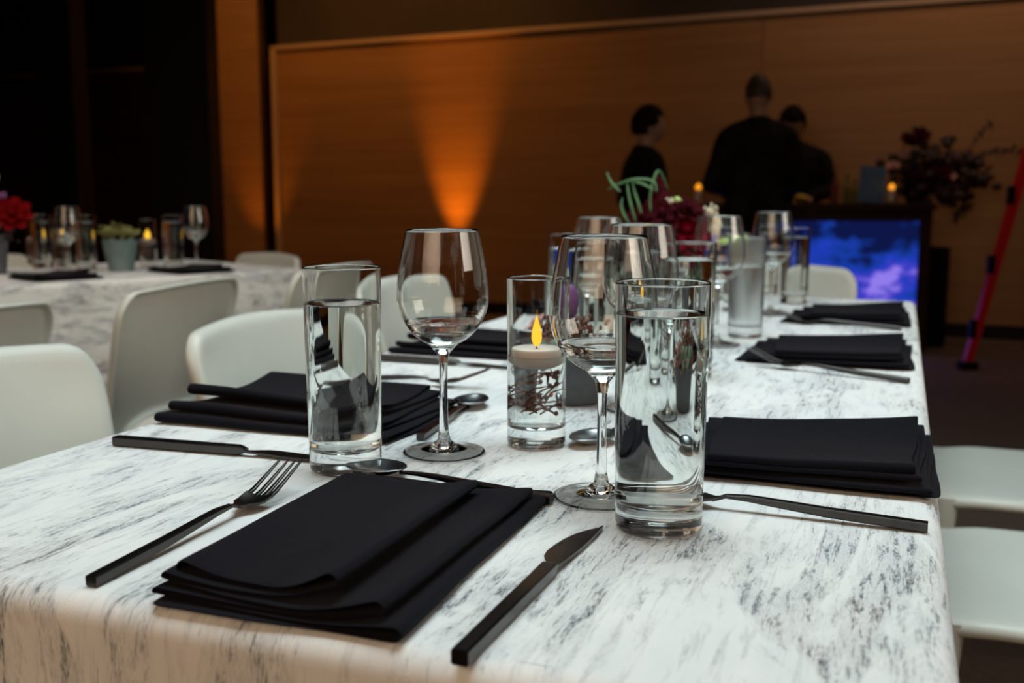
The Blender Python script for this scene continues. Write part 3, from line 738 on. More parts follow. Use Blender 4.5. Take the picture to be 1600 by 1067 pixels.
napkin('farthest folded black napkin along the right table edge', (0.028, 2.06, ZT), R_(90), WRX, WLX, 0.235, 1.2, 17)
napkin('folded black napkin at the second left setting, behind the left wine glass', (-0.72, 1.47, ZT), R_(-90), WRX, WLX, 0.235, 1.0, 21)
napkin('folded black napkin at the third left setting, behind the nearest candle', (-0.72, 2.02, ZT), R_(-90), WRX, WLX, 0.235, 1.0, 25)

# ------------------------------------------------------------------ flowers
def petal_mesh(name, w_, h, cup, curl, m):
    bm = bmesh.new(); nu, nv = 6, 6; g = {}
    for i in range(nu+1):
        for j in range(nv+1):
            u = i/nu*2-1; v = j/nv
            wd = w_*math.sin(PI*min(1, 0.12+v*0.80))**0.7
            a = u*cup
            g[i,j] = bm.verts.new((math.sin(a)*wd/max(cup,0.2)*1.0, (1-math.cos(a))*wd*0.9*-1 + 0.32*h*math.sin(v*1.5) + curl*v**3, h*v))
    for i in range(nu):
        for j in range(nv): bm.faces.new((g[i,j], g[i+1,j], g[i+1,j+1], g[i,j+1]))
    me = bpy.data.meshes.new(name); bm.to_mesh(me); bm.free(); me.materials.append(m)
    me.polygons.foreach_set('use_smooth', [True]*len(me.polygons)); return me
PM = {}
def flower(parent, kind, loc, size, tilt=(0,0), npet=(4,6,8), name='rose'):
    m = M[kind]; bm = bmesh.new(); blob(bm, (0,0,size*0.32), (size*0.22,size*0.22,size*0.30), 10, 8)
    c = obj(name, bm, m, parent); c.location = loc; c.rotation_euler = (tilt[0], tilt[1], 0)
    if kind not in PM: PM[kind] = petal_mesh('petal', 0.42, 0.72, 0.9, 0.16, m)
    for ring, n in enumerate(npet):
        for k in range(n):
            o = bpy.data.objects.new('petal', PM[kind]); COL.objects.link(o); o.parent = c
            a = 2*PI*k/n + ring*0.6; s = size*(0.62+0.28*ring)
            rr = size*(0.02+0.10*ring)
            o.matrix_local = Matrix.Rotation(a, 4, 'Z') @ Matrix.Translation((0, rr, size*(0.08-0.03*ring))) @ Matrix.Rotation(-0.12-0.38*ring, 4, 'X') @ Matrix.Scale(s, 4)
    return c
def blade(parent, pts, w_, m, name='leaf'):
    P_ = smooth_profile([tuple(p) for p in pts], 5); bm = bmesh.new(); n = len(P_)
    L_, Rr = [], []
    for i, p in enumerate(P_):
        p = Vector(p); d = (Vector(P_[min(i+1,n-1)])-Vector(P_[max(i-1,0)])).normalized(); s = d.cross(Vector((0.3,-1,0.15))).normalized()
        ww = w_*math.sin(PI*(0.08+0.9*i/(n-1)))**0.6
        L_.append(bm.verts.new(p+s*ww)); Rr.append((bm.verts.new(p+s.cross(d)*ww*0.25), bm.verts.new(p-s*ww)))
    for i in range(n-1):
        bm.faces.new((L_[i], Rr[i][0], Rr[i+1][0], L_[i+1])); bm.faces.new((Rr[i][0], Rr[i][1], Rr[i+1][1], Rr[i+1][0]))
    o = obj(name, bm, m, parent); md = o.modifiers.new('solid', 'SOLIDIFY'); md.thickness = w_*0.12; return o
def pot(parent, r0, r1, h, m, name='pot'):
    prof = [(0,0),(r0*0.92,0),(r0,h*0.04),(r0+(r1-r0)*0.5,h*0.5),(r1,h*0.96),(r1,h),(r1*0.93,h),(r1*0.92,h*0.93),(0,h*0.90)]
    return obj(name, lathe(prof, 32), m, parent, True, 40)
def sprigs(bm, c, R3, n, rnd, r=0.0022, ln=0.035):
    for k in range(n):
        d = Vector((rnd.gauss(0,1), rnd.gauss(0,1), abs(rnd.gauss(0.3,0.8)))).normalized()
        p = Vector(c); q = p + Vector((d.x*R3[0], d.y*R3[1], d.z*R3[2]))*rnd.uniform(0.6, 1.0)
        tube(bm, [p, (p+q)/2+Vector((0,0,ln*0.15)), q], [0.0009,0.0008,0.0005], 4)
        for _ in range(5):
            e = q + Vector((rnd.gauss(0,1), rnd.gauss(0,1), rnd.gauss(0,1)))*r*2.6; blob(bm, e, (r,r,r*1.2), 5, 4)
# low dark pot behind the nearest candle
t = thing('flower_pot', 'low charcoal pot of dried brown heather and a purple bud behind the nearest candle', 'flower pot', on(FL(896, 1.17), ZT))
pot(t, 0.038, 0.048, 0.050, M['greypot'])
rnd = random.Random(11); bm = bmesh.new(); sprigs(bm, (0,0,0.042), (0.052,0.052,0.060), 90, rnd, 0.0026); o = obj('heather', bm, M['dried'], t); o['kind'] = 'stuff'
bm = bmesh.new(); blob(bm, (0,0,0), (0.012,0.012,0.020), 12, 10); o = obj('bud', bm, M['purple'], t); o.location = (-0.006,-0.01,0.116)
bm = bmesh.new(); tube(bm, [(0,0,0.04),(-0.003,-0.005,0.08),(-0.006,-0.01,0.100)], 0.002, 6); obj('stem', bm, M['stem'], t)
flower(t, 'pink', (-0.040,0.0,0.080), 0.028, (0.2,-0.5), (4,6), 'pink_flower')
bm = bmesh.new(); rnd = random.Random(4)
for k in range(16):
    a = rnd.uniform(0, 2*PI); blob(bm, (0.030*math.cos(a), 0.030*math.sin(a)-0.01, 0.050+rnd.uniform(0,0.02)), (0.009,0.006,0.010), 8, 5)
obj('succulent', bm, M['greenfol'], t)
# the rose arrangement
Zr = 1.86
cr = on(FL(1050, Zr), ZT)
t = thing('flower_arrangement', 'burgundy rose arrangement with long green blades in the middle of the table', 'flowers', cr, YAW)
pot(t, 0.040, 0.055, 0.090, M['greypot'], 'vase')
def loc_r(px, py, dy=0.0):           # pixel -> local point in the arrangement
    k = Zr/F; return Vector(((px-1050)*k, dy, CAMZ - ZT - (py-HOR)*k*1.0))
for px, py, s, kind, ti in ((1066,350,0.036,'rose',(1.0,0.0)),(1078,376,0.030,'rose',(1.2,0.3)),(1030,325,0.036,'darkrose',(0.9,-0.2)),(1000,330,0.028,'darkrose',(0.7,-0.5)),(1068,318,0.030,'darkrose',(0.6,0.3)),(1012,352,0.030,'darkrose',(1.0,-0.3))):
    flower(t, kind, loc_r(px, py+12, -0.02), s, ti)
for pts in (((1020,300),(1016,284),(990,281),(965,288),(948,297)), ((1016,298),(1004,290),(990,285),(974,283)),
            ((992,352),(983,322),(979,300),(978,284)), ((1003,350),(994,318),(989,300),(986,286)), ((1012,342),(1012,300),(1022,271),(1031,273),(1043,298)),
            ((985,358),(974,338),(969,322),(971,308)), ((1000,348),(984,352),(980,362),(979,376)), ((1002,345),(1000,352),(1003,362),(1005,372)),
            ((965,300),(958,292),(952,284),(946,270))):
    blade(t, [loc_r(px, py, -0.03+0.01*i) for i, (px, py) in enumerate(pts)], 0.0028, M['leaf'])
for px, py, s in ((1026,285,(0.012,0.010,0.032)),(1018,298,(0.012,0.01,0.02)),(1034,300,(0.014,0.01,0.022))):
    pp = loc_r(px, py+18, 0.0); blade(t, [pp+Vector((0,0,-0.02)), pp+Vector((0.003,0,0.0)), pp+Vector((0.0,0,s[2]))], s[0]*1.2, M['darkrose'], 'dark_leaf')
for (px, py, ang, ln) in ((1056,314,-0.7,0.010),(1150,372,-1.35,0.020),(1128,376,-1.5,0.014)):
    bm = bmesh.new(); blob(bm, (0,0,0), (0.0065,0.0065,ln), 12, 8); o = obj('lime_bud', bm, M['lime'], t); o.location = loc_r(px, py, -0.01); o.rotation_euler = (0, ang if px < 1100 else 1.45, 0)
    bm = bmesh.new(); q = loc_r(px, py, -0.01); tube(bm, [loc_r(1050,400), (loc_r(1050,395)+q)/2, q], 0.0016, 6); obj('stem', bm, M['stem'], t)
rnd = random.Random(8)
for px, py in ((1106,332),(1112,352),(1042,318)):
    bm = bmesh.new(); c = loc_r(px, py, -0.01)
    for k in range(26):
        d = Vector((rnd.gauss(0,1), rnd.gauss(0,1), rnd.gauss(0,1))).normalized()*0.013*(0.6 if px == 1042 else 1); blob(bm, c+d, (0.0034,0.0034,0.005), 6, 4)
    blob(bm, c, (0.010,0.010,0.010) if px != 1042 else (0.006,0.006,0.006), 10, 8); obj('seedhead', bm, M['cream'], t)
    bm = bmesh.new(); tube(bm, [loc_r(1050,405), c], 0.0016, 6); obj('stem', bm, M['stem'], t)
bm = bmesh.new(); sprigs(bm, (0,0,0.085), (0.085,0.05,0.06), 70, rnd, 0.0030); o = obj('foliage', bm, M['greenfol'], t); o['kind'] = 'stuff'
bm = bmesh.new()
for k in range(40):
    a = rnd.uniform(0,2*PI); blob(bm, (0.045*math.cos(a)*rnd.random()-0.01, 0.03*math.sin(a), 0.09+rnd.uniform(0,0.10)), (0.012,0.010,0.012), 7, 5)
obj('dark_leaf', bm, M['darkleaf'], t)

# ------------------------------------------------------------------ things on the second table
def t2(px, Z): p = FL(px, Z); return Vector((p.x, p.y, ZT))
dup(wg, t2(68, 3.40), 0, 'water glass at far left of the second table, a flame glowing in it')
dup(wg, t2(136, 3.30), 0, 'water glass left of the succulent pot on the second table')
dup(wg, t2(272, 3.35), 0, 'water glass right of the succulent pot and candle on the second table')
dup(wi, t2(110, 3.15), 0, 'wine glass before a candle, left of the succulent pot')
dup(wi, t2(308, 3.32), 0, 'wine glass at the right end of the second table')
cvf = dup(cv, t2(233, 3.45), 0, 'cylinder vase with lit candle right of the succulent pot'); 
for ch in cvf.children:
    if ch.name.startswith('flame'): ch.scale = (2.0,2.0,1.15)
dup(cvf, t2(99, 3.45), 0, 'cylinder vase with lit candle left of the succulent pot')
dup(cvf, t2(57, 3.62), 0, 'cylinder vase with lit candle at far left of the second table')
napkin('black napkin at the near edge of the second table, far left', on(e0 + d2*0.20 + n2*0.05), rz2+R_(90), WRX, WLX, 0.23, 1.0, 31)
napkin('black napkin at the right end of the second table', on(e0 + d2*0.61 + n2*0.02), rz2+R_(90), WRX, WLX, 0.23, 1.0, 35)
# succulent pot
t = thing('succulent_pot', 'teal grey pot of olive succulents on the second table', 'potted plant', t2(190, 3.28), 0)
pot(t, 0.038, 0.055, 0.100, M['tealpot'])
lm = blade(t, [(0,0,0),(0,0.010,0.010),(0,0.028,0.016)], 0.008, M['moss'], 'leaf'); lme = lm.data
rnd = random.Random(21); first = True
for k in range(9):
    a = 2*PI*k/8 + 0.2; r = 0.0 if k == 8 else 0.040
    cx_, cy_, cz_ = r*math.cos(a)-0.006, r*math.sin(a), 0.104+(0.02 if k == 8 else rnd.uniform(-0.004,0.016)); mm = M['moss'] if k % 3 else M['greenfol']
    bm = bmesh.new(); blob(bm, (0,0,0), (0.008,0.008,0.008), 8, 6); ro = obj('rosette', bm, mm, t); ro.location = (cx_, cy_, cz_)
    for q in range(9):
        if first: o = lm; first = False; 
        else: o = lm.copy(); COL.objects.link(o)
        o.parent = ro; s = rnd.uniform(0.8, 1.25); o.location = (0,0,0); o.rotation_euler = (rnd.uniform(0.0,0.6),0,2*PI*q/9+rnd.random()); o.scale = (s,s,s)
# bouquet at the left edge
t = thing('flower_arrangement', 'bouquet with a large red flower at the left edge of the photo', 'flowers', t2(-12, 3.15), YAW)
pot(t, 0.040, 0.052, 0.120, M['greypot'], 'vase')
k3_ = 3.15/F
def loc_b(px, py, dy=0): return Vector(((px+12)*k3_, dy, CAMZ-ZT-(py-HOR)*k3_))
flower(t, 'red', loc_b(30, 336, -0.02), 0.052, (0.9,0.5), name='red_flower'); flower(t, 'purple', loc_b(8, 312), 0.032, (0.6,0.1), (4,6), 'purple_flower')
flower(t, 'pink', loc_b(2, 345, -0.03), 0.040, (1.1,-0.1), name='pink_flower'); flower(t, 'pink', loc_b(-22, 330, -0.03), 0.040, (1.0,-0.4), name='pink_flower')
bm = bmesh.new(); blob(bm, (0,0,0), (0.010,0.010,0.020), 10, 8); o = obj('lime_bud', bm, M['lime'], t); o.location = loc_b(2, 280); o.rotation_euler = (0,0.4,0)
bm = bmesh.new(); tube(bm, [(0,0,0.10), loc_b(2,285)], 0.003, 6); obj('stem', bm, M['stem'], t)
rnd = random.Random(5); bm = bmesh.new(); sprigs(bm, (0,0,0.11), (0.075,0.06,0.05), 60, rnd, 0.004); o = obj('foliage', bm, M['darkleaf'], t); o['kind'] = 'stuff'

# ------------------------------------------------------------------ the bar
ZB = 6.5
bl, brr = FL(1086, ZB), FL(1452, ZB); bd = (brr-bl).normalized(); bw = (brr-bl).length; bdeep = 0.45; BH = 0.957
BA = math.atan2(bd.y, bd.x)
t = thing('bar_counter', 'dark wooden bar counter with a glowing blue picture screen in its front', 'bar counter', (bl+brr)/2, BA)
def part(name, c, s, m, bev=0.004, par=None): 
    bm = bmesh.new(); box(bm, c, s, bev); return obj(name, bm, m, par or t, False)
part('countertop', (0, bdeep/2, BH-0.02), (bw+0.04, bdeep+0.04, 0.04), M['barwood'])
part('body', (0, bdeep/2+0.03, (BH-0.04)/2), (bw, bdeep-0.06, BH-0.04), M['barwood'])
part('fascia', (0, 0.005, BH-0.075), (bw, 0.03, 0.07), M['barwood'])
xr_ = bw/2; part('post', (xr_-0.04, 0.005, (BH-0.11)/2), (0.075, 0.03, BH-0.11), M['barwood']); part('post', (-xr_+0.04, 0.005, (BH-0.11)/2), (0.075, 0.03, BH-0.11), M['barwood'])
part('kickboard', (0, 0.005, 0.05), (bw-0.16, 0.03, 0.10), M['barwood'])
bm = bmesh.new(); box(bm, (0,0,0), (bw-0.155, 0.01, BH-0.11-0.10), 0.0); o = obj('screen', bm, M['screen'], t, False); o.location = (0, 0.004, 0.10+(BH-0.21)/2)
def onbar(px, dy=0.25):              # a point on the counter, dy back from its front edge
    Z = ZB + dy; p = FL(px, Z); return Vector((p.x, p.y, BH))
def bar_candle(px, label):
    t = thing('candle_glass', label, 'candle', onbar(px, 0.12)); 
    obj('holder', lathe([(0,0),(0.030,0),(0.034,0.010),(0.036,0.10),(0.033,0.10),(0.031,0.014),(0,0.012)], 24), M['glass'], t)
    obj('candle', lathe([(0,0.013),(0.022,0.013),(0.022,0.085),(0,0.085)], 20), M['candlewax'], t)
    o = obj('flame', flame_bm(), M['flame'], t); o.location = (0,0,0.086); o.scale = (4.0,4.0,1.5)
    return t
bar_candle(1088, 'lit candle in a glass on the bar, left of the tall person'); bar_candle(1387, 'lit candle in a glass on the bar, right of the menu board')
t = thing('menu_board', 'slate blue menu board standing on the bar', 'sign', onbar(1356, 0.16), BA)
bm = bmesh.new(); box(bm, (0,0,0), (0.165,0.006,0.235), 0.002); o = obj('board', bm, M['menu'], t, False); o.location = (0,0,0.120); o.rotation_euler = (R_(-8), R_(5), 0)
rnd = random.Random(2)
for k in range(7):
    wl_ = rnd.uniform(0.05, 0.11); bm = bmesh.new(); box(bm, (0,-0.0045,0.085-0.027*k), (wl_,0.001,0.0035)); obj('chalk_line', bm, M['chalk'], o, False)
bm = bmesh.new(); box(bm, (0,0.035,0.06), (0.02,0.07,0.006), 0, None); box(bm, (0,0.05,0.0035), (0.10,0.10,0.007)); obj('foot', bm, M['black'], t, False)
def bottle(px, dy, s, m, label, name='bottle'):
    t = thing(name, label, 'bottle', onbar(px, dy))
    obj('bottle_body', lathe([(r*s, z*s) for r, z in ((0,0),(0.034,0),(0.037,0.006),(0.037,0.14),(0.030,0.175),(0.014,0.205),(0.0125,0.27),(0.0145,0.272),(0.0145,0.29),(0,0.29))], 24), m, t)
    obj('cap', lathe([(0,0.288*s),(0.016*s,0.288*s),(0.016*s,0.310*s),(0,0.310*s)], 16), M['black'], t)
bottle(1298, 0.20, 0.62, M['bottle_red'], 'short dark red bottle on the bar beside the bowing person')
bottle(1318, 0.26, 0.60, M['bottle_green'], 'olive green bottle on the bar left of the menu board')
bottle(1330, 0.16, 0.5, M['bottle_green'], 'small olive bottle on the bar touching the menu board side')
t = thing('lemon', 'yellow lemon on the bar beneath the bowing person\'s hand', 'fruit', onbar(1246, 0.20)); bm = bmesh.new(); blob(bm, (0,0,0.03), (0.042,0.030,0.030), 14, 10); blob(bm, (0.042,0,0.03), (0.008,0.007,0.007), 8, 6); obj('peel', bm, M['lemon'], t)
t = thing('serving_tray', 'brown wooden board on the bar left of the tall person', 'tray', onbar(1124, 0.14), BA)
bm = bmesh.new(); box(bm, (0,0,0.010), (0.20,0.14,0.020), 0.004); obj('board', bm, M['trim'], t, False)
bm = bmesh.new(); box(bm, (0.12,0,0.010), (0.06,0.04,0.014), 0.004); obj('handle', bm, M['trim'], t, False)
# big dark bouquet at the right end
fb = onbar(1425, 0.27)
t = thing('flower_arrangement', 'large dark burgundy bouquet with spreading branches on the right end of the bar', 'flowers', fb, YAW)
pot(t, 0.060, 0.085, 0.13, M['black'], 'vase')
ZF = ZB+0.27; kf = ZF/F
def loc_f(px, py, dy=0): return Vector(((px-1425)*kf, dy, CAMZ-BH-(py-HOR)*kf))
for px, py, s, kind in ((1405,222,0.11,'darkrose'),(1420,212,0.09,'darkrose'),(1396,238,0.05,'pink'),(1384,256,0.06,'pink'),(1438,248,0.05,'darkrose'),(1468,268,0.06,'pink'),(1436,258,0.07,'rose'),(1455,262,0.08,'darkrose'),(1408,272,0.08,'darkrose'),(1480,282,0.09,'darkrose'),(1430,285,0.09,'darkrose')):
    flower(t, kind, loc_f(px, py+8, random.uniform(-0.08,0.02)), s*1.0, (random.uniform(0.6,1.2), random.uniform(-0.4,0.4)), (4,6))
rnd = random.Random(14)
def branch(pts, n, size=0.026):
    P_ = [Vector(p) for p in smooth_profile([tuple(loc_f(*p)) for p in pts], 6)]
    bm = bmesh.new(); tube(bm, P_, [0.006*(1-0.7*i/len(P_)) for i in range(len(P_))], 6); br_ = obj('branch', bm, M['darkleaf'], t)
    for k in range(n):
        p = P_[rnd.randrange(len(P_)//4, len(P_))]; d = Vector((rnd.gauss(0,1), rnd.gauss(0,0.6), rnd.gauss(0,1))).normalized()*size
        blade(br_, [p, p+d*0.6+Vector((0,0,0.004)), p+d*1.5], size*0.34, M['darkleaf'])
branch([(1440,300),(1480,265),(1510,225),(1535,196)], 18); branch([(1440,300),(1490,255),(1550,238),(1598,248)], 26); branch([(1440,290),(1500,250),(1560,236),(1585,236)], 20)
branch([(1440,300),(1470,262),(1500,245),(1520,262)], 22, 0.04); branch([(1450,300),(1490,290),(1505,315),(1500,330)], 24, 0.034); branch([(1440,300),(1465,300),(1488,325),(1490,342)], 18, 0.03)
branch([(1420,300),(1405,270),(1400,240),(1412,205)], 20, 0.035); branch([(1430,300),(1470,280),(1495,265),(1530,270)], 24, 0.04)
bm = bmesh.new()
for k in range(200):
    blob(bm, loc_f(rnd.gauss(1456,28), rnd.gauss(274,18), rnd.uniform(-0.08,0.08)), (0.034,0.026,0.030), 6, 5)
o = obj('foliage', bm, M['darkleaf'], t); o['kind'] = 'stuff'

# dark cabinet right of the bar
p0 = FL(1466, 6.75); t = thing('speaker_cabinet', 'black box cabinet standing right of the bar', 'speaker', p0, YAW)
def part2(name, c, s, m, bev=0.004): bm = bmesh.new(); box(bm, c, s, bev); return obj(name, bm, m, t, False)
part2('cabinet', (-0.02,0.15,0.345), (0.19,0.30,0.65), M['black'], 0.01); part2('grille', (-0.02,-0.004,0.36), (0.16,0.012,0.56), M['trouser'])
for sx in (-0.09, 0.05):
    for sy in (0.03, 0.27): part2('foot', (sx,sy,0.01), (0.03,0.03,0.02), M['black'])
# red tripod stand at the right edge
pf = FL(1521, 5.9); ap = A(1632, 150, 6.1)
t = thing('tripod_stand', 'red slanted tripod stand at the right edge of the photo', 'stand', (pf.x, pf.y, 0), YAW)
def lw(p): 
    d = Vector(p)-Vector((pf.x, pf.y, 0)); return Vector((d.dot(RGT), d.dot(Vector((-RGT.y, RGT.x, 0))), d.z))
top = lw(ap)
for bx_, by_ in ((0,0), (2*top.x, 0.05), (1.5*top.x, 0.75)):
    bm = bmesh.new(); a = Vector((bx_,by_,0.05)); fr = []
    for k in range(9):
        q = k/8; c = a.lerp(top, q); wq = 0.024+0.006*q; fr.append([(c.x-wq,c.y-0.02,c.z),(c.x+wq,c.y-0.02,c.z),(c.x+wq,c.y+0.02,c.z),(c.x-wq,c.y+0.02,c.z)])
    sweep(bm, fr); lg = obj('leg', bm, M['redmetal'], t, False)
    for q in (0.12, 0.36, 0.62):
        c = a.lerp(top, q); bm = bmesh.new(); box(bm, c+Vector((-0.032,-0.010,0)), (0.036,0.045,0.11), 0.006); obj('clamp', bm, M['black'], lg, False)
    bm = bmesh.new(); box(bm, (bx_,by_,0.025), (0.10,0.08,0.05), 0.01); obj('rubber_foot', bm, M['black'], lg, False)
bm = bmesh.new(); box(bm, top+Vector((0,0,0.02)), (0.16,0.10,0.08), 0.015); obj('head', bm, M['black'], t, False)

# ------------------------------------------------------------------ people
def remesh(o, vox, smooth=4):
    md = o.modifiers.new('remesh', 'REMESH'); md.mode = 'VOXEL'; md.voxel_size = vox; md.use_smooth_shade = True
    if smooth: s = o.modifiers.new('smooth', 'SMOOTH'); s.iterations = smooth; s.factor = 0.5
def limb(bm, pts, rad, seg=14):
    pts = smooth_profile([tuple(p) for p in pts], 4)
    n = len(pts); R2 = []
    for i in range(n):
        q = i/(n-1)*(len(rad)-1); a = int(min(q, len(rad)-2)); f = q-a
        ra = rad[a] if hasattr(rad[a], '__len__') else (rad[a], rad[a]); rb = rad[a+1] if hasattr(rad[a+1], '__len__') else (rad[a+1], rad[a+1])
        R2.append((ra[0]+(rb[0]-ra[0])*f, ra[1]+(rb[1]-ra[1])*f))
    tube(bm, pts, R2, seg)
    blob(bm, pts[0], (R2[0][0]*0.98,)*3 if R2[0][0] < 0.08 else (R2[0][0]*0.9, R2[0][1]*0.9, 0.03), 12, 8); blob(bm, pts[-1], (R2[-1][0]*0.98,)*3 if R2[-1][0] < 0.08 else (R2[-1][0]*0.9, R2[-1][1]*0.9, 0.03), 12, 8)
def hand(bm, wr, d, side, palm_n):   # wrist, direction of fingers, thumb side, palm normal
    d = Vector(d).normalized(); palm_n = Vector(palm_n).normalized(); s = d.cross(palm_n).normalized()*side
    wr = Vector(wr); c = wr + d*0.045
    m = Matrix((s, d, s.cross(d))).transposed()
    blob(bm, c, (0.040,0.050,0.015), 12, 10, m)
    for k, (off, ln) in enumerate(((0.027,0.070),(0.009,0.078),(-0.009,0.073),(-0.026,0.058))):
        b0 = wr + d*0.082 + s*off; b1 = b0 + d*ln*0.45 + palm_n*ln*0.10; b2 = b1 + d*ln*0.30 + palm_n*ln*0.26; b3 = b2 + d*ln*0.10 + palm_n*ln*0.26
        tube(bm, [b0-d*0.03, b0, b1, b2, b3], [0.0085,0.0090,0.0082,0.0076,0.0062], 8)
    b0 = wr + d*0.030 + s*0.034; tube(bm, [b0-s*0.02, b0+s*0.012+d*0.012, b0+s*0.022+d*0.040+palm_n*0.012, b0+s*0.018+d*0.062+palm_n*0.024], [0.012,0.0105,0.0092,0.0070], 8)
def head(bm, c, yaw, nod, s=1.0):    # head faces +y before yaw; nod tilts forward
    R3 = Matrix.Rotation(yaw, 3, 'Z') @ Matrix.Rotation(-nod, 3, 'X'); b2 = bmesh.new(); bmesh.ops.create_uvsphere(b2, u_segments=36, v_segments=28, radius=1.0)
    def gss(p, q, r): return math.exp(-((p-Vector(q)).length/r)**2)
    for v in b2.verts:
        p = v.co.copy(); x, y, z = p
        q = Vector((x*0.074, y*0.094, z*0.115))
        if z < 0: q.x *= 1+0.16*z; q.y = q.y*(1+0.10*z) + 0.012*(-z) + (0.008 if y > 0.3 else -0.010)*(-z)
        q.y += 0.010*gss(p, (0,0.75,-0.78), 0.32) + 0.008*gss(p, (0,0.95,0.22), 0.30)      # chin, brow
        q.y -= 0.008*(gss(p, (0.34,0.90,0.05), 0.17)+gss(p, (-0.34,0.90,0.05), 0.17))       # eye sockets
        q.y += 0.026*gss(p, (0,0.97,-0.20), 0.13) + 0.012*gss(p, (0,0.98,-0.02), 0.12)      # nose
        q.y += 0.006*gss(p, (0,0.90,-0.48), 0.15)                                            # lips
        v.co = Vector(c) + R3 @ (q*s)
    vm = {v: bm.verts.new(v.co) for v in b2.verts}
    for f in b2.faces: bm.faces.new([vm[v] for v in f.verts])
    b2.free()
    for sx in (-1, 1): blob(bm, Vector(c)+R3 @ Vector((sx*0.075*s, -0.006*s, -0.008*s)), (0.010*s,0.018*s,0.030*s), 10, 8, R3)
    return R3
def person(label, loc, rz, ht, head_yaw, nod, arms, hair='hair', lean=0.0, cropped=False):
    t = thing('person', label, 'person', loc, rz); s = ht/1.75
    def V(x, y, z): return Vector((x*s, y*s + lean*max(0, z-0.95)*s, z*s))
    hc = V(0, 0.02, 1.625) + Vector((0, 0.05*nod*s, -0.02*nod*s))
    bm = bmesh.new(); R3 = head(bm, hc, head_yaw, nod, s)
    limb(bm, [V(0,-0.01,1.40), V(0,0.0,1.48), hc+Vector((0,-0.02*s,-0.06*s))], [0.062*s,0.056*s,0.054*s])
    torso = [V(0,0,0.90),V(0,0,1.02),V(0,0.005,1.14),V(0,0,1.28),V(0,-0.01,1.38),V(0,-0.01,1.44)]
    trad = [(0.165*s,0.115*s),(0.145*s,0.10*s),(0.150*s,0.105*s),(0.175*s,0.115*s),(0.165*s,0.10*s),(0.08*s,0.065*s)]
    tube(bm, torso, trad, 20)
    pad = 0.012*s; J = []
    for sd, (el, wr, fd, pn) in zip((-1, 1), arms):
        sh = V(sd*0.180, -0.01, 1.355); el = V(*el); wr = V(*wr); J.append((sd, sh, el, wr))
        limb(bm, [sh, (sh+el)/2, el], [0.055*s,0.048*s,0.040*s]); limb(bm, [el, (el+wr)/2, wr], [0.040*s,0.036*s,0.027*s]); hand(bm, wr, fd, -sd, pn)
    for sd in (-1, 1):
        limb(bm, [V(sd*0.09,0,0.92), V(sd*0.095,0.01,0.70), V(sd*0.10,0.015,0.50)], [0.088*s,0.078*s,0.056*s]); limb(bm, [V(sd*0.10,0.015,0.50), V(sd*0.105,-0.01,0.32), V(sd*0.11,-0.01,0.08)], [0.056*s,0.055*s,0.036*s])
        limb(bm, [V(sd*0.11,-0.03,0.045), V(sd*0.115,0.06,0.04), V(sd*0.12,0.15,0.03)], [0.036*s,0.036*s,0.024*s])
    o = obj('body', bm, M['skin'], t); remesh(o, 0.0075, 2)
    bm = bmesh.new()                                     # shirt
    tube(bm, [p for p in torso[:5]] + [V(0,-0.012,1.455), V(0,-0.006,1.490)], [(a+pad*k_, b+pad*1.6) for (a, b), k_ in zip(trad[:5], (2.4,3.6,3.2,2.0,1.4))] + [(0.085*s,0.078*s),(0.066*s,0.066*s)], 22)
    for sd, sh, el, wr in J:
        limb(bm, [V(sd*0.06,-0.01,1.425), sh+Vector((0,0,0.006)), (sh+el)/2, el], [0.060*s,0.068*s,0.062*s,0.054*s]); limb(bm, [el, (el+wr)/2, wr-(wr-el)*0.04], [0.054*s,0.048*s,0.040*s])
    o = obj('shirt', bm, M['shirt'], t); remesh(o, 0.011, 5)
    bm = bmesh.new()
    tube(bm, [V(0,0,1.03), V(0,0,0.95), V(0,0,0.84)], [(0.160*s,0.118*s),(0.182*s,0.130*s),(0.172*s,0.122*s)], 20)
    for sd in (-1, 1): limb(bm, [V(sd*0.088,0,0.92), V(sd*0.097,0.01,0.68), V(sd*0.102,0.01,0.48), V(sd*0.108,-0.01,0.28), V(sd*0.112,-0.01,0.085)], [0.100*s,0.090*s,0.072*s,0.066*s,0.060*s])
    o = obj('trousers', bm, M['trouser'], t); remesh(o, 0.012, 4)
    for sd in (-1, 1):
        bm = bmesh.new(); blob(bm, V(sd*0.117,0.055,0.042), (0.050*s,0.135*s,0.042*s), 16, 10)
        for v in bm.verts: v.co.z = max(0.0, v.co.z)
        blob(bm, V(sd*0.112,-0.03,0.075), (0.046*s,0.055*s,0.045*s), 12, 8); so = obj('shoe', bm, M['shoe'], t); remesh(so, 0.008, 2)
    bm = bmesh.new(); b2 = bmesh.new(); bmesh.ops.create_uvsphere(b2, u_segments=32, v_segments=24, radius=1.0)      # hair cap
    k = 1.05 if cropped else 1.22; vm = {}
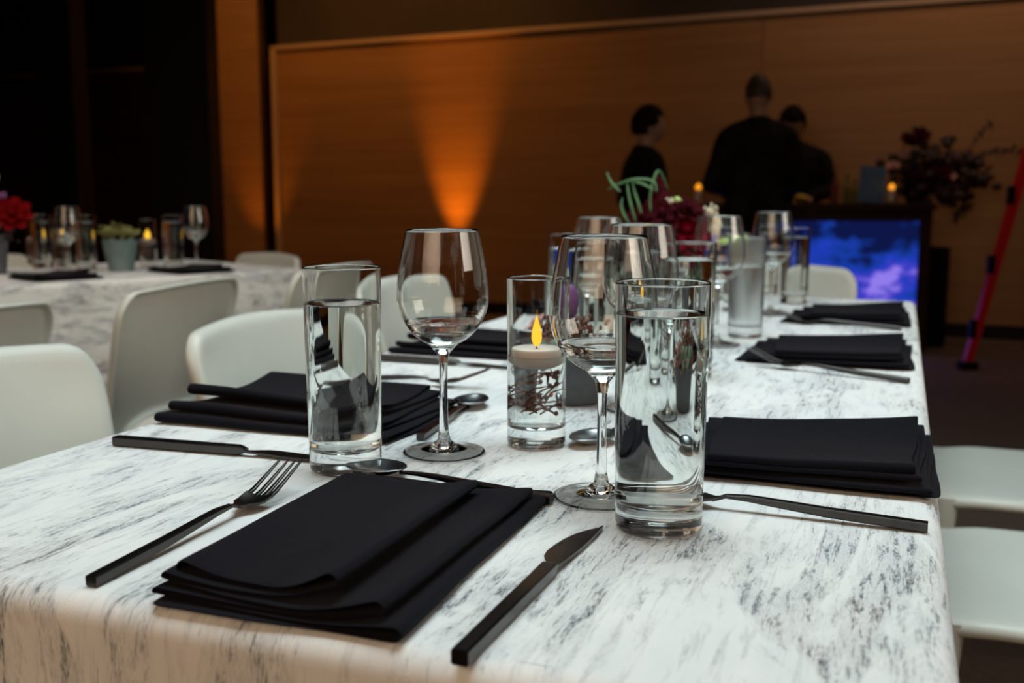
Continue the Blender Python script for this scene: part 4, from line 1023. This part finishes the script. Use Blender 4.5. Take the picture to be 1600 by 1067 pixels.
    for v in b2.verts:
        x, y, z = v.co
        j = 0 if cropped else 0.05*noise.noise(Vector((x*5, y*5, z*5)))
        q = Vector((x*0.074, y*0.094, z*0.115))*(k+j) + Vector((0, -0.004, 0.004 if cropped else 0.010))
        vm[v] = bm.verts.new(hc + R3 @ (q*s))
    for f in b2.faces:
        c = f.calc_center_median()
        keep = c.z > (0.45 if c.y > 0.35 else (0.05 if c.y > 0.1 else (-0.15 if c.y > -0.25 else (-0.30 if cropped else -0.52))))
        if keep: bm.faces.new([vm[v] for v in f.verts])
    b2.free(); bmesh.ops.delete(bm, geom=[v for v in bm.verts if not v.link_faces], context='VERTS')
    o = obj('hair', bm, M[hair], t); md = o.modifiers.new('solid', 'SOLIDIFY'); md.thickness = 0.012*s; md.offset = -1
    for sx in (-1, 1):
        bm = bmesh.new(); blob(bm, hc + R3 @ Vector((sx*0.030*s, 0.082*s, 0.010*s)), (0.011*s,)*3, 10, 8); obj('eye', bm, M['trim'], t)
    return t
pt = FL(1177, 6.12)
p_ = person('tall person in black seen from behind, standing at the bar', (pt.x, pt.y, 0), YAW, 1.715, 0.05, 0.10,
       (((-0.272,0.02,1.09),(-0.14,0.27,1.065),(0.3,1,-0.1),(0,0,-1)), ((0.272,0.02,1.09),(0.14,0.27,1.065),(-0.3,1,-0.1),(0,0,-1))), 'shorthair', 0.0, True)
pp = FL(1005, 6.35)
p_ = person('young person in black in profile facing right, left of the bar', (pp.x, pp.y, 0), YAW-PI/2+0.25, 1.535, -0.15, 0.05,
       (((-0.24,-0.05,1.12),(-0.21,0.10,0.93),(0,0.4,-1),(1,0,0)), ((0.24,-0.05,1.12),(0.21,0.10,0.93),(0,0.4,-1),(-1,0,0)))); p_.scale = (1.1,1.1,1.0)
pq = FL(1233, 7.36)
p_ = person('person in black bowing over the bar, right of the tall person', (pq.x, pq.y, 0), YAW+PI-0.35, 1.62, 0.1, 0.65,
       (((-0.25,0.02,1.12),(-0.12,0.26,1.075),(0.4,1,-0.15),(0,0,-1)), ((0.25,0.02,1.12),(0.14,0.26,1.075),(-0.4,1,-0.15),(0,0,-1))), 'hair', 0.18); p_.scale = (1.14,1.10,1.0)
